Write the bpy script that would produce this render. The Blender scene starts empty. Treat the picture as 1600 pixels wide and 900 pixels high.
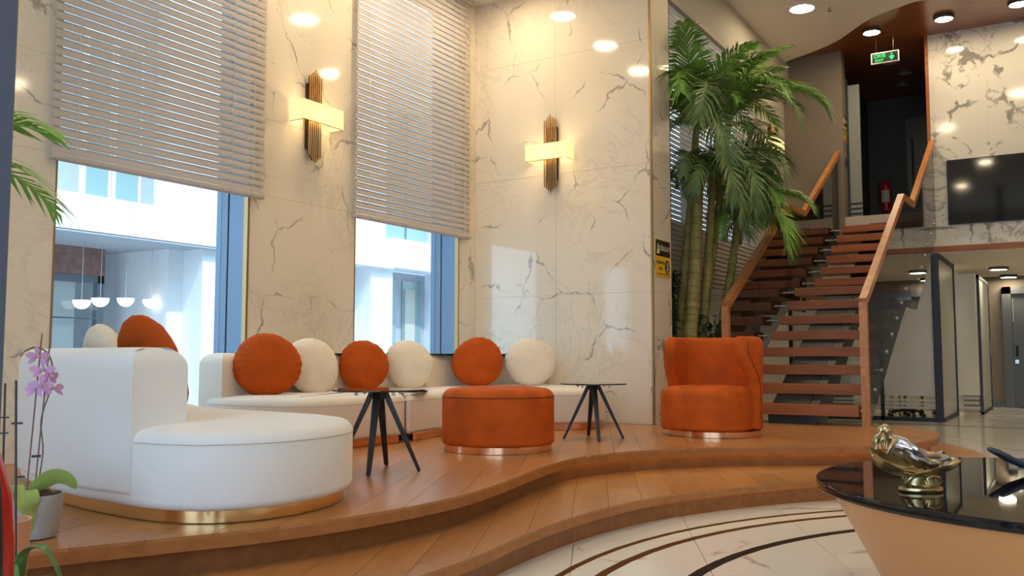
import bpy, bmesh, math, random
from mathutils import Vector, Matrix
from math import sin, cos, pi, radians, sqrt, atan2, hypot
random.seed(7)
S = bpy.context.scene
COL = S.collection

# ------------------------------------------------------------------ camera, sky, exposure, lamps
F_PX, PITCH, ROLL, YAW, CAM_H = 1405.0, 0.0756307, 0.00078, 0.5558445, 0.95
cr = Vector((cos(YAW), sin(YAW), 0)); cf = Vector((-sin(YAW), cos(YAW), 0)); cu = Vector((0, 0, 1))
FW = cos(PITCH)*cf + sin(PITCH)*cu
u2 = cos(PITCH)*cu - sin(PITCH)*cf
RT = cos(ROLL)*cr + sin(ROLL)*u2
UP = cos(ROLL)*u2 - sin(ROLL)*cr
cam = bpy.data.cameras.new('camera'); camo = bpy.data.objects.new('camera', cam); COL.objects.link(camo)
camo.matrix_world = Matrix(((RT.x, UP.x, -FW.x, 0), (RT.y, UP.y, -FW.y, 0), (RT.z, UP.z, -FW.z, CAM_H), (0, 0, 0, 1)))
cam.sensor_width = 36.0; cam.lens = 36.0*F_PX/1600.0; cam.clip_start = 0.05
S.camera = camo

W = bpy.data.worlds.new('sky'); S.world = W; W.use_nodes = True
wt = W.node_tree; wt.nodes.clear()
wo = wt.nodes.new('ShaderNodeOutputWorld'); wb = wt.nodes.new('ShaderNodeBackground')
wb.inputs['Color'].default_value = (0.52, 0.75, 1.0, 1); wb.inputs['Strength'].default_value = 4.6
wt.links.new(wb.outputs[0], wo.inputs[0])
sun = bpy.data.lights.new('sun', 'SUN'); sun.energy = 4.0; sun.angle = .02; sun.color = (1, .96, .9)
suno = bpy.data.objects.new('sun', sun); COL.objects.link(suno); suno.rotation_euler = (radians(6), radians(30), 0)   # high sun on the facade opposite
S.view_settings.view_transform = 'Standard'; S.view_settings.look = 'None'
S.view_settings.exposure = 0.0; S.view_settings.gamma = 1.0; S.view_settings.use_curve_mapping = False
S.cycles.max_bounces = 9; S.cycles.diffuse_bounces = 5; S.cycles.glossy_bounces = 5
S.cycles.transmission_bounces = 6; S.cycles.transparent_max_bounces = 16
S.cycles.caustics_reflective = False; S.cycles.caustics_refractive = False
S.cycles.sample_clamp_indirect = 6.0
LAMP = 108.0          # radiance of a ceiling downlight
LAMP_COL = (1.0, 0.81, 0.53)

# ------------------------------------------------------------------ materials
def new_mat(name):
    m = bpy.data.materials.new(name); m.use_nodes = True
    nt = m.node_tree; nt.nodes.clear()
    o = nt.nodes.new('ShaderNodeOutputMaterial'); p = nt.nodes.new('ShaderNodeBsdfPrincipled')
    nt.links.new(p.outputs[0], o.inputs[0])
    return m, nt, p, o
def N(nt, t, **k):
    n = nt.nodes.new('ShaderNode'+t)
    for a, b in k.items(): setattr(n, a, b)
    return n
def pm(name, col, rough=0.5, metal=0.0, spec=0.5, sheen=0.0, coat=0.0, bump=0.0, bscale=200.0, var=0.0, vscale=6.0, emit=None, es=0.0):
    m, nt, p, o = new_mat(name)
    p.inputs['Base Color'].default_value = (*col, 1); p.inputs['Roughness'].default_value = rough
    p.inputs['Metallic'].default_value = metal; p.inputs['Specular IOR Level'].default_value = spec
    p.inputs['Sheen Weight'].default_value = sheen; p.inputs['Coat Weight'].default_value = coat
    if emit: p.inputs['Emission Color'].default_value = (*emit, 1); p.inputs['Emission Strength'].default_value = es
    tc = N(nt, 'TexCoord')
    if var:
        n = N(nt, 'TexNoise'); n.inputs['Scale'].default_value = vscale; n.inputs['Detail'].default_value = 4
        nt.links.new(tc.outputs['Object'], n.inputs['Vector'])
        r = N(nt, 'ValToRGB'); r.color_ramp.elements[0].position = .3; r.color_ramp.elements[1].position = .7
        r.color_ramp.elements[0].color = (*[c*(1-var) for c in col], 1); r.color_ramp.elements[1].color = (*[min(1, c*(1+var)) for c in col], 1)
        nt.links.new(n.outputs[0], r.inputs[0]); nt.links.new(r.outputs[0], p.inputs['Base Color'])
    if bump:
        n2 = N(nt, 'TexNoise'); n2.inputs['Scale'].default_value = bscale; n2.inputs['Detail'].default_value = 3
        nt.links.new(tc.outputs['Object'], n2.inputs['Vector'])
        b = N(nt, 'Bump'); b.inputs['Strength'].default_value = bump; b.inputs['Distance'].default_value = .002
        nt.links.new(n2.outputs[0], b.inputs['Height']); nt.links.new(b.outputs[0], p.inputs['Normal'])
    return m
def wood(name, dark, light, rot=0.0, axis='X', rough=0.3, var=0.25, scale=1.0, coat=0.0):
    m, nt, p, o = new_mat(name)
    tc = N(nt, 'TexCoord'); mp = N(nt, 'Mapping'); nt.links.new(tc.outputs['Object'], mp.inputs['Vector'])
    mp.inputs['Rotation'].default_value = (0, 0, rot)
    oi = N(nt, 'ObjectInfo')
    add = N(nt, 'VectorMath', operation='ADD'); sc = N(nt, 'VectorMath', operation='SCALE')
    cmb = N(nt, 'CombineXYZ')
    for i in range(3): nt.links.new(oi.outputs['Random'], cmb.inputs[i])
    nt.links.new(cmb.outputs[0], sc.inputs[0]); sc.inputs['Scale'].default_value = 37.0
    nt.links.new(mp.outputs[0], add.inputs[0]); nt.links.new(sc.outputs[0], add.inputs[1])
    st = N(nt, 'VectorMath', operation='MULTIPLY')
    v = {'X': (1.2, 14, 14), 'Y': (14, 1.2, 14), 'Z': (14, 14, 1.2)}[axis]
    st.inputs[1].default_value = tuple(c*scale for c in v)
    nt.links.new(add.outputs[0], st.inputs[0])
    n1 = N(nt, 'TexNoise'); n1.inputs['Scale'].default_value = 1.0; n1.inputs['Detail'].default_value = 6; n1.inputs['Distortion'].default_value = 1.2
    nt.links.new(st.outputs[0], n1.inputs['Vector'])
    r = N(nt, 'ValToRGB'); r.color_ramp.elements[0].position = .3; r.color_ramp.elements[1].position = .72
    r.color_ramp.elements[0].color = (*dark, 1); r.color_ramp.elements[1].color = (*light, 1)
    nt.links.new(n1.outputs[0], r.inputs[0])
    hsv = N(nt, 'HueSaturation'); nt.links.new(r.outputs[0], hsv.inputs['Color'])
    mr = N(nt, 'MapRange'); mr.inputs['To Min'].default_value = 1-var; mr.inputs['To Max'].default_value = 1+var
    nt.links.new(oi.outputs['Random'], mr.inputs['Value']); nt.links.new(mr.outputs[0], hsv.inputs['Value'])
    nt.links.new(hsv.outputs[0], p.inputs['Base Color'])
    p.inputs['Roughness'].default_value = rough; p.inputs['Coat Weight'].default_value = coat; p.inputs['Coat Roughness'].default_value = .2
    return m
def marble(name, base, vein, scale=1.0, rough=0.09, width=0.012, amount=0.55, fold=None, big=0.0, rot=(0, 0, 0), spec=0.5, warp=0.55):
    m, nt, p, o = new_mat(name)
    tc = N(nt, 'TexCoord'); vec = tc.outputs['Object']
    if fold is not None:                                   # book-matched slabs: mirrored about a seam
        sx = N(nt, 'SeparateXYZ'); nt.links.new(vec, sx.inputs[0])
        s1 = N(nt, 'Math', operation='SUBTRACT'); s1.inputs[1].default_value = fold; nt.links.new(sx.outputs[0], s1.inputs[0])
        ab = N(nt, 'Math', operation='ABSOLUTE'); nt.links.new(s1.outputs[0], ab.inputs[0])
        cx = N(nt, 'CombineXYZ'); nt.links.new(ab.outputs[0], cx.inputs[0]); nt.links.new(sx.outputs[1], cx.inputs[1]); nt.links.new(sx.outputs[2], cx.inputs[2])
        vec = cx.outputs[0]
    mp = N(nt, 'Mapping'); mp.inputs['Rotation'].default_value = rot; mp.inputs['Scale'].default_value = (scale,)*3
    nt.links.new(vec, mp.inputs['Vector'])
    nz = N(nt, 'TexNoise'); nz.inputs['Scale'].default_value = 1.3; nz.inputs['Detail'].default_value = 5; nz.inputs['Roughness'].default_value = .62
    nt.links.new(mp.outputs[0], nz.inputs['Vector'])
    sub = N(nt, 'VectorMath', operation='SUBTRACT'); sub.inputs[1].default_value = (.5, .5, .5); nt.links.new(nz.outputs['Color'], sub.inputs[0])
    scl = N(nt, 'VectorMath', operation='SCALE'); scl.inputs['Scale'].default_value = warp; nt.links.new(sub.outputs[0], scl.inputs[0])
    ad = N(nt, 'VectorMath', operation='ADD'); nt.links.new(mp.outputs[0], ad.inputs[0]); nt.links.new(scl.outputs[0], ad.inputs[1])
    vo = N(nt, 'TexVoronoi', feature='DISTANCE_TO_EDGE'); vo.inputs['Scale'].default_value = 1.25
    nt.links.new(ad.outputs[0], vo.inputs['Vector'])
    # vein width wanders along the vein
    nw = N(nt, 'TexNoise'); nw.inputs['Scale'].default_value = 2.7; nw.inputs['Detail'].default_value = 3; nt.links.new(mp.outputs[0], nw.inputs['Vector'])
    mw = N(nt, 'MapRange'); mw.inputs['From Min'].default_value = .47; mw.inputs['From Max'].default_value = .75
    mw.inputs['To Min'].default_value = 0.0; mw.inputs['To Max'].default_value = 1.0; nt.links.new(nw.outputs[0], mw.inputs['Value'])
    wd = N(nt, 'MapRange'); wd.inputs['To Min'].default_value = width*.35; wd.inputs['To Max'].default_value = width*2.9; nt.links.new(mw.outputs[0], wd.inputs['Value'])
    dv = N(nt, 'Math', operation='DIVIDE'); nt.links.new(vo.outputs['Distance'], dv.inputs[0]); nt.links.new(wd.outputs[0], dv.inputs[1])
    inv = N(nt, 'MapRange'); inv.inputs['From Min'].default_value = .5; inv.inputs['From Max'].default_value = 1.25
    inv.inputs['To Min'].default_value = 1; inv.inputs['To Max'].default_value = 0; nt.links.new(dv.outputs[0], inv.inputs['Value'])
    mul = N(nt, 'Math', operation='MULTIPLY'); nt.links.new(inv.outputs[0], mul.inputs[0])
    mk = N(nt, 'MapRange'); mk.inputs['From Min'].default_value = .44; mk.inputs['From Max'].default_value = .6; nt.links.new(nw.outputs[0], mk.inputs['Value'])
    nt.links.new(mk.outputs[0], mul.inputs[1])
    fac = mul.outputs[0]
    if big:                                                # broad smoky streaks
        n3 = N(nt, 'TexNoise'); n3.inputs['Scale'].default_value = 1.1; n3.inputs['Detail'].default_value = 9; n3.inputs['Roughness'].default_value = .68; n3.inputs['Distortion'].default_value = 2.2
        nt.links.new(mp.outputs[0], n3.inputs['Vector'])
        s3 = N(nt, 'Math', operation='SUBTRACT'); s3.inputs[1].default_value = .5; nt.links.new(n3.outputs[0], s3.inputs[0])
        a3 = N(nt, 'Math', operation='ABSOLUTE'); nt.links.new(s3.outputs[0], a3.inputs[0])
        m3 = N(nt, 'MapRange'); m3.inputs['From Min'].default_value = .0; m3.inputs['From Max'].default_value = .03
        m3.inputs['To Min'].default_value = big; m3.inputs['To Max'].default_value = 0; nt.links.new(a3.outputs[0], m3.inputs['Value'])
        n4 = N(nt, 'TexNoise'); n4.inputs['Scale'].default_value = .9; n4.inputs['Detail'].default_value = 2
        nt.links.new(mp.outputs[0], n4.inputs['Vector'])
        m4 = N(nt, 'MapRange'); m4.inputs['From Min'].default_value = .46; m4.inputs['From Max'].default_value = .58; nt.links.new(n4.outputs[0], m4.inputs['Value'])
        x3 = N(nt, 'Math', operation='MULTIPLY'); nt.links.new(m3.outputs[0], x3.inputs[0]); nt.links.new(m4.outputs[0], x3.inputs[1])
        mx = N(nt, 'Math', operation='MAXIMUM'); nt.links.new(fac, mx.inputs[0]); nt.links.new(x3.outputs[0], mx.inputs[1]); fac = mx.outputs[0]
    am = N(nt, 'Math', operation='MULTIPLY'); am.inputs[1].default_value = amount; nt.links.new(fac, am.inputs[0])
    mix = N(nt, 'MixRGB'); mix.inputs[1].default_value = (*base, 1); mix.inputs[2].default_value = (*vein, 1)
    nt.links.new(am.outputs[0], mix.inputs[0]); nt.links.new(mix.outputs[0], p.inputs['Base Color'])
    p.inputs['Roughness'].default_value = rough; p.inputs['Specular IOR Level'].default_value = spec
    return m
def glass(name, tint=(1, 1, 1), f0=.04, rough=0.0):
    m, nt, p, o = new_mat(name); nt.nodes.remove(p)
    ge = N(nt, 'NewGeometry'); dt = N(nt, 'VectorMath', operation='DOT_PRODUCT')
    nt.links.new(ge.outputs['Normal'], dt.inputs[0]); nt.links.new(ge.outputs['Incoming'], dt.inputs[1])
    ab = N(nt, 'Math', operation='ABSOLUTE'); nt.links.new(dt.outputs['Value'], ab.inputs[0])
    om = N(nt, 'Math', operation='SUBTRACT'); om.inputs[0].default_value = 1.0; nt.links.new(ab.outputs[0], om.inputs[1])
    pw = N(nt, 'Math', operation='POWER'); pw.inputs[1].default_value = 5.0; nt.links.new(om.outputs[0], pw.inputs[0])
    ma = N(nt, 'Math', operation='MULTIPLY_ADD'); ma.inputs[1].default_value = 1-f0; ma.inputs[2].default_value = f0; nt.links.new(pw.outputs[0], ma.inputs[0])
    t = N(nt, 'BsdfTransparent'); t.inputs['Color'].default_value = (*tint, 1)
    g = N(nt, 'BsdfGlossy'); g.inputs['Roughness'].default_value = rough
    mx = N(nt, 'MixShader'); nt.links.new(ma.outputs[0], mx.inputs[0]); nt.links.new(t.outputs[0], mx.inputs[1]); nt.links.new(g.outputs[0], mx.inputs[2])
    nt.links.new(mx.outputs[0], o.inputs[0]); return m
def translucent(name, col, tcol, fac=0.5, rough=0.6, spec=0.2, glow=None, gs=0.0):
    m, nt, p, o = new_mat(name)
    p.inputs['Base Color'].default_value = (*col, 1); p.inputs['Roughness'].default_value = rough; p.inputs['Specular IOR Level'].default_value = spec
    if glow: p.inputs['Emission Color'].default_value = (*glow, 1); p.inputs['Emission Strength'].default_value = gs/(1-fac)
    t = N(nt, 'BsdfTranslucent'); t.inputs['Color'].default_value = (*tcol, 1)
    mx = N(nt, 'MixShader'); mx.inputs[0].default_value = fac
    nt.links.new(p.outputs[0], mx.inputs[1]); nt.links.new(t.outputs[0], mx.inputs[2]); nt.links.new(mx.outputs[0], o.inputs[0]); return m
def emis(name, col, s):
    m, nt, p, o = new_mat(name); nt.nodes.remove(p)
    e = N(nt, 'Emission'); e.inputs[0].default_value = (*col, 1); e.inputs[1].default_value = s; nt.links.new(e.outputs[0], o.inputs[0]); return m

PL_ROT = radians(26.5)                                     # planks and floor tiles lie 26.5 degrees off the walls
M = dict(
 wallm=marble('wall_marble', (.75, .655, .515), (.26, .23, .19), 1.15, .07, .009, .7, rot=(.5, .35, .2), big=.28),
 tvm=marble('book_matched_marble', (.74, .70, .62), (.17, .15, .14), 1.25, .09, .03, .8, fold=-1.6, big=.9, rot=(.2, .5, .1), warp=.9),
 floorm=marble('floor_marble', (.86, .83, .77), (.34, .31, .28), 1.0, .13, .014, .6, rot=(.1, .2, .7)),
 joint=pm('joint_grey', (.56, .49, .40), .6),
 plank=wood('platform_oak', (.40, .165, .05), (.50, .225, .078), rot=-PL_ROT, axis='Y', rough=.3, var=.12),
 riser=wood('shaded_riser_oak', (.24, .085, .022), (.34, .13, .036), axis='X', rough=.4, var=.1, scale=.8),  # oak coloured darker for the shadow under the nosing lip
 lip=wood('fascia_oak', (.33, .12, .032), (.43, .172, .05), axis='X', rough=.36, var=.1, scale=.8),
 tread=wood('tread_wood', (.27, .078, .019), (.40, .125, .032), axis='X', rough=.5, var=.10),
 rail=wood('handrail_wood', (.38, .14, .038), (.56, .235, .07), axis='Y', rough=.35, var=.05),
 woodceil=wood('ceiling_wood', (.17, .05, .014), (.32, .105, .03), axis='X', rough=.3, var=.05, scale=.45, coat=.3),
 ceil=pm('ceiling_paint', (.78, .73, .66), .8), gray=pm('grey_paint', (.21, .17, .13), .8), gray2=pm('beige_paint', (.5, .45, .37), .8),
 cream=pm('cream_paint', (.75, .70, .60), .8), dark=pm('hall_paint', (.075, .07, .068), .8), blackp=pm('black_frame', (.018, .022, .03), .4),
 alu=pm('window_aluminium', (.15, .20, .26), .35, .3), brass=pm('brass_trim', (.42, .27, .12), .42, 1.0),
 white=pm('white_boucle', (.84, .82, .80), .85, sheen=.3, bump=.25, bscale=260), creamf=pm('cream_boucle', (.76, .665, .54), .85, sheen=.3, bump=.25, bscale=260),
 ivory=pm('ivory_velvet', (.77, .66, .51), .75, sheen=.4, bump=.2, bscale=60, var=.05),
 orange=pm('rust_velvet', (.50, .082, .004), .75, spec=.25, bump=.25, bscale=40, var=.20, vscale=7),
 orangec=pm('rust_cushion_velvet', (.46, .07, .003), .78, spec=.2, bump=.2, bscale=50, var=.10, vscale=9),
 piping=pm('seam_thread', (.62, .57, .50), .9), opiping=pm('dark_seam', (.16, .03, .008), .9),
 gold=pm('gold_metal', (.83, .56, .27), .16, 1.0, bump=.35, bscale=9), copper=pm('copper_metal', (.82, .45, .27), .16, 1.0, bump=.35, bscale=9),
 bronzed=pm('gap_shade_bronze', (.10, .05, .022), .4, 1.0), bronze=pm('bronze_tube', (.55, .31, .12), .3, 1.0), blackm=pm('black_metal', (.012, .014, .018), .42), blackg=pm('black_glass', (.006, .006, .008), .03, spec=.7),
 chrome=pm('steel', (.5, .5, .5), .25, 1.0), darksteel=pm('charcoal_steel', (.022, .024, .028), .45, .2),
 slat=translucent('blind_slat', (.66, .58, .515), (.66, .60, .57), .36), shade=translucent('lamp_shade_linen', (.88, .82, .66), (.97, .88, .62), .6, glow=(1.0, .80, .42), gs=.42),
 pane=glass('window_glass', (.93, .97, .98)), balus=glass('smoked_glass', (.50, .45, .38), .10), balusl=glass('dark_smoked_glass', (.36, .27, .20), .12),
 frost=translucent('frosted_glass', (.72, .71, .67), (.8, .8, .76), .4, .35, .5), film=pm('grey_film', (.26, .27, .235), .4), clear=glass('office_glass', (.8, .82, .8)),
 lamp=emis('downlight_glow', LAMP_COL, LAMP), lamp2=emis('low_ceiling_glow', (1.0, .86, .62), 66.0), led=emis('led_glow', (1.0, .62, .18), 2.6), lampoff=pm('unlit_diffuser', (.45, .43, .42), .4),
 bowl=emis('bowl_glow', (1.0, .93, .84), 3.0), ring=pm('lamp_ring', (.05, .045, .04), .35), ringw=pm('white_lamp_ring', (.8, .76, .7), .4),
 tv=pm('screen_glass', (.010, .010, .012), .06, spec=.6), leaf=pm('palm_leaf', (.155, .31, .05), .45, var=.45, vscale=3), leafd=pm('old_palm_leaf', (.14, .215, .065), .5, var=.3, vscale=3),
 leafl=pm('young_palm_leaf', (.23, .40, .055), .45, var=.3, vscale=3),
 trunk=pm('palm_trunk', (.23, .19, .05), .6, var=.3, vscale=9, bump=.4, bscale=40), sheath=pm('palm_sheath', (.20, .11, .055), .7, var=.25), soil=pm('bark_chips', (.12, .07, .04), .9, var=.5, vscale=60),
 bush=pm('dark_leaf', (.018, .06, .025), .4, var=.4, vscale=8), orchleaf=pm('orchid_leaf', (.30, .40, .10), .4, var=.25, vscale=9), straple=pm('strap_leaf', (.09, .19, .05), .4, var=.3, vscale=12),
 petal=translucent('orchid_petal', (.70, .42, .70), (.7, .4, .7), .35), petal2=translucent('pale_petal', (.62, .46, .46), (.7, .5, .5), .35), stem=pm('orchid_stem', (.12, .09, .06), .5), stake=pm('stake_brown', (.23, .10, .07), .6), stakeb=pm('stake_dark', (.04, .035, .035), .5),
 pot=pm('grey_ceramic', (.38, .37, .36), .55, bump=.2, bscale=50), pink=pm('peach_ceramic', (.66, .33, .22), .35), redp=pm('red_gloss', (.52, .012, .012), .2), rubber=pm('black_rubber', (.012, .012, .015), .4),
 column=pm('slate_paint', (.10, .125, .19), .5), planter=pm('planter_grey', (.12, .11, .10), .5),
 facade=pm('facade_white', (.86, .88, .90), .7), facgray=pm('facade_grey', (.42, .47, .53), .7), facpale=pm('facade_pale', (.34, .39, .45), .7), facwin=pm('facade_glass', (.24, .36, .37), .2, spec=.4), facdark=pm('facade_interior', (.20, .25, .29), .6), brick=pm('red_brick', (.22, .13, .12), .8, var=.3, vscale=14), curtain=pm('pale_curtain', (.52, .53, .48), .8),
 pave=pm('paving', (.45, .46, .48), .9), ext=pm('extinguisher_red', (.42, .01, .012), .25), label=pm('paper_label', (.6, .58, .5), .6),
 yellow=pm('sign_yellow', (.72, .44, .02), .5), signblk=pm('sign_black', (.012, .010, .008), .5), signcream=pm('sign_cream', (.75, .70, .5), .5), green=emis('exit_green', (.05, 1.0, .22), 1.8), exitdark=pm('exit_face', (.004, .02, .008), .3), silver=pm('sign_silver', (.62, .6, .58), .4, .3),
 tablec=pm('copper_lacquer', (.62, .285, .105), .34, .2), brassold=pm('aged_gold', (.52, .40, .20), .36, 1.0, var=.35, vscale=18), goldskin=pm('pale_gold', (.60, .46, .26), .36, 1.0, var=.2, vscale=30), silvold=pm('aged_silver', (.62, .58, .58), .28, 1.0, var=.25, vscale=25), slate=pm('slate_blue_cast', (.03, .032, .055), .38, var=.2),
 brownin=pm('inlay_brown', (.13, .055, .022), .6, spec=0), blackin=pm('inlay_black', (.025, .016, .012), .5, spec=.05), doorg=pm('door_grey', (.10, .105, .11), .45), chairblk=pm('office_black', (.015, .015, .015), .5),
)

# ------------------------------------------------------------------ mesh helpers
class MB:
    def __init__(s): s.v = []; s.f = []
    def add(s, vs, fs):
        b = len(s.v); s.v += [tuple(v) for v in vs]; s.f += [tuple(b+i for i in f) for f in fs]; return s
    def box(s, x0, x1, y0, y1, z0, z1, bev=0.0):
        if bev:
            bm = bmesh.new(); bmesh.ops.create_cube(bm, size=1)
            for v in bm.verts: v.co = Vector(((x0+x1)/2+v.co.x*(x1-x0), (y0+y1)/2+v.co.y*(y1-y0), (z0+z1)/2+v.co.z*(z1-z0)))
            bmesh.ops.bevel(bm, geom=bm.edges[:], offset=bev, segments=1, affect='EDGES')
            bm.verts.index_update(); s.add([v.co[:] for v in bm.verts], [[v.index for v in f.verts] for f in bm.faces]); bm.free(); return s
        vs = [(x, y, z) for z in (z0, z1) for y in (y0, y1) for x in (x0, x1)]
        return s.add(vs, [(0, 2, 3, 1), (4, 5, 7, 6), (0, 1, 5, 4), (2, 6, 7, 3), (0, 4, 6, 2), (1, 3, 7, 5)])
    def prism(s, poly, z0, z1, axis='z'):
        n = len(poly)
        def P(a, b, c): return {'z': (a, b, c), 'x': (c, a, b), 'y': (a, c, b)}[axis]
        vs = [P(a, b, z0) for a, b in poly]+[P(a, b, z1) for a, b in poly]
        fs = [tuple(range(n-1, -1, -1)), tuple(range(n, 2*n))]+[(i, (i+1) % n, n+(i+1) % n, n+i) for i in range(n)]
        return s.add(vs, fs)
    def rings(s, rings, cap0=True, cap1=True, closed=True):
        n = len(rings[0]); vs = [p for r in rings for p in r]; fs = []
        m = n if closed else n-1
        for k in range(len(rings)-1):
            for i in range(m): fs.append((k*n+i, k*n+(i+1) % n, (k+1)*n+(i+1) % n, (k+1)*n+i))
        if cap0: fs.append(tuple(range(n-1, -1, -1)))
        if cap1: b = (len(rings)-1)*n; fs.append(tuple(range(b, b+n)))
        return s.add(vs, fs)
    def lathe(s, prof, c=(0, 0), n=48, cap0=True, cap1=True):
        return s.rings([[(c[0]+r*cos(2*pi*i/n), c[1]+r*sin(2*pi*i/n), z) for i in range(n)] for r, z in prof], cap0, cap1)
    def tube(s, path, r, n=8, caps=True, flat=None):
        path = [Vector(p) for p in path]; rr = r if isinstance(r, (list, tuple)) else [r]*len(path); rings = []
        up = None
        for i, p in enumerate(path):
            t = (path[min(i+1, len(path)-1)]-path[max(i-1, 0)]).normalized()
            if up is None: up = Vector((0, 0, 1)) if abs(t.z) < .9 else Vector((1, 0, 0))
            a = t.cross(up).normalized(); b = a.cross(t).normalized(); up = b
            rings.append([p+(a*cos(2*pi*k/n)*(flat or 1)+b*sin(2*pi*k/n))*rr[i] for k in range(n)])
        return s.rings(rings, caps, caps)
    def bar(s, path, w, h):                               # rectangular section, w sideways, h upwards, mitred at bends
        path = [Vector(p) for p in path]; rings = []
        for i, p in enumerate(path):
            d1 = (p-path[i-1]).normalized() if i else None; d2 = (path[i+1]-p).normalized() if i < len(path)-1 else None
            t = ((d1 or d2)+(d2 or d1)).normalized(); side = Vector((1, 0, 0)) if abs(t.x) < .9 else Vector((0, 1, 0))
            nrm = side.cross(t).normalized(); c = max(.4, t.dot(d1 or d2))
            rings.append([p+side*a*w/2+nrm*b*h/2/c for a, b in ((-1, -1), (1, -1), (1, 1), (-1, 1))])
        return s.rings(rings)
    def block(s, fp, z0, z1, rt=.05, rb=.03, seg=5, crown=0.0):
        def off(d):
            n = len(fp); out = []
            for i in range(n):
                a, b, c = fp[i-1], fp[i], fp[(i+1) % n]
                e1 = Vector((b[0]-a[0], b[1]-a[1])); e2 = Vector((c[0]-b[0], c[1]-b[1])); e1.normalize(); e2.normalize()
                n1 = Vector((-e1.y, e1.x)); n2 = Vector((-e2.y, e2.x)); m = n1+n2
                m = m/max(.5, m.length_squared/2) if m.length > 1e-6 else n1
                out.append((b[0]+m.x*d, b[1]+m.y*d))
            return out
        R = []
        for k in range(seg+1):
            a = pi/2*k/seg; R.append([(x, y, z0+rb*(1-sin(a))) for x, y in off(rb*(1-cos(a)))][:]) if 0 else None
        for k in range(seg+1):
            a = pi/2*(1-k/seg); R.append([(x, y, z0+rb-rb*sin(a)) for x, y in off(rb-rb*cos(a))])
        for k in range(seg+1):
            a = pi/2*k/seg; R.append([(x, y, z1-rt+rt*sin(a)) for x, y in off(rt-rt*cos(a))])
        if crown:
            R.append([(x, y, z1+crown*.6) for x, y in off(rt*1.8)]); R.append([(x, y, z1+crown) for x, y in off(rt*3)])
        return s.rings(R)

LOC = {}
def put(name, mb, mat, parent=None, smooth=False, local=False, loc=(0, 0, 0)):
    me = bpy.data.meshes.new(name); off = Vector((0, 0, 0)) if (local or parent is None) else LOC.get(parent.name, Vector((0, 0, 0)))
    me.from_pydata([tuple(Vector(v)-off) for v in mb.v], [], mb.f); me.update()
    if mat: me.materials.append(M[mat] if isinstance(mat, str) else mat)
    if smooth:
        bm = bmesh.new(); bm.from_mesh(me); bmesh.ops.recalc_face_normals(bm, faces=bm.faces)
        for f in bm.faces: f.smooth = len(f.verts) <= 8
        for e in bm.edges:
            if len(e.link_faces) == 2 and e.calc_face_angle(0) > radians(42): e.smooth = False
        bm.to_mesh(me); bm.free()
    else:
        bm = bmesh.new(); bm.from_mesh(me); bmesh.ops.recalc_face_normals(bm, faces=bm.faces); bm.to_mesh(me); bm.free()
    o = bpy.data.objects.new(name, me); COL.objects.link(o); o.location = loc
    if parent: o.parent = parent; LOC[o.name] = off
    return o
def thing(name, label, cat, loc=(0, 0, 0), rz=0.0, group=None):
    o = bpy.data.objects.new(name, None); COL.objects.link(o); o.location = loc; o.rotation_euler = (0, 0, rz); o.empty_display_size = .1
    o['label'] = label; o['category'] = cat
    if group: o['group'] = group
    LOC[o.name] = Vector(loc); return o
def tag(o, label, cat, group=None):
    o['label'] = label; o['category'] = cat
    if group: o['group'] = group
    return o
def struct(name, mb, mat, smooth=False): o = put(name, mb, mat, smooth=smooth); o['kind'] = 'structure'; return o
def dup(root, label, loc=None, rz=None, scale=None):
    r = root.copy(); COL.objects.link(r); r['label'] = label
    if loc is not None: r.location = loc
    if rz is not None: r.rotation_euler = (0, 0, rz)
    if scale is not None: r.scale = scale
    for ch in list(root.children):
        c = ch.copy(); COL.objects.link(c); c.parent = r
        for g in list(ch.children):
            d = g.copy(); COL.objects.link(d); d.parent = c
    return r
def share(o, parent=None, loc=None, rot=None, name=None):
    c = o.copy(); COL.objects.link(c)
    if parent: c.parent = parent
    if loc is not None: c.location = loc
    if rot is not None: c.rotation_euler = rot
    return c
def text(name, body, size, mat, parent, loc, rot, ext=.0006, align='CENTER'):
    cu_ = bpy.data.curves.new(name, 'FONT'); cu_.body = body; cu_.size = size; cu_.extrude = ext; cu_.align_x = align; cu_.align_y = 'CENTER'; cu_.resolution_u = 3
    tmp = bpy.data.objects.new('tmp', cu_); COL.objects.link(tmp)
    me = bpy.data.meshes.new_from_object(tmp.evaluated_get(bpy.context.evaluated_depsgraph_get())); bpy.data.objects.remove(tmp)
    me.materials.clear(); me.materials.append(M[mat]); o = bpy.data.objects.new(name, me); COL.objects.link(o); o.parent = parent; o.location = loc; o.rotation_euler = rot; return o
def catmull(pts, n=8, closed=False):
    out = []; L = len(pts); rng = range(L) if closed else range(L-1)
    for i in rng:
        g = lambda k: pts[k % L] if closed else pts[max(0, min(L-1, k))]
        p0, p1, p2, p3 = g(i-1), g(i), g(i+1), g(i+2)
        for k in range(n):
            t = k/n; out.append(tuple(.5*((2*b)+(c-a)*t+(2*a-5*b+4*c-d)*t*t+(-a+3*b-3*c+d)*t**3) for a, b, c, d in zip(p0, p1, p2, p3)))
    if not closed: out.append(tuple(pts[-1]))
    return out
def area(poly): return sum(a[0]*b[1]-b[0]*a[1] for a, b in zip(poly, poly[1:]+poly[:1]))/2
def ccw(p): return p if area(p) > 0 else p[::-1]
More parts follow.
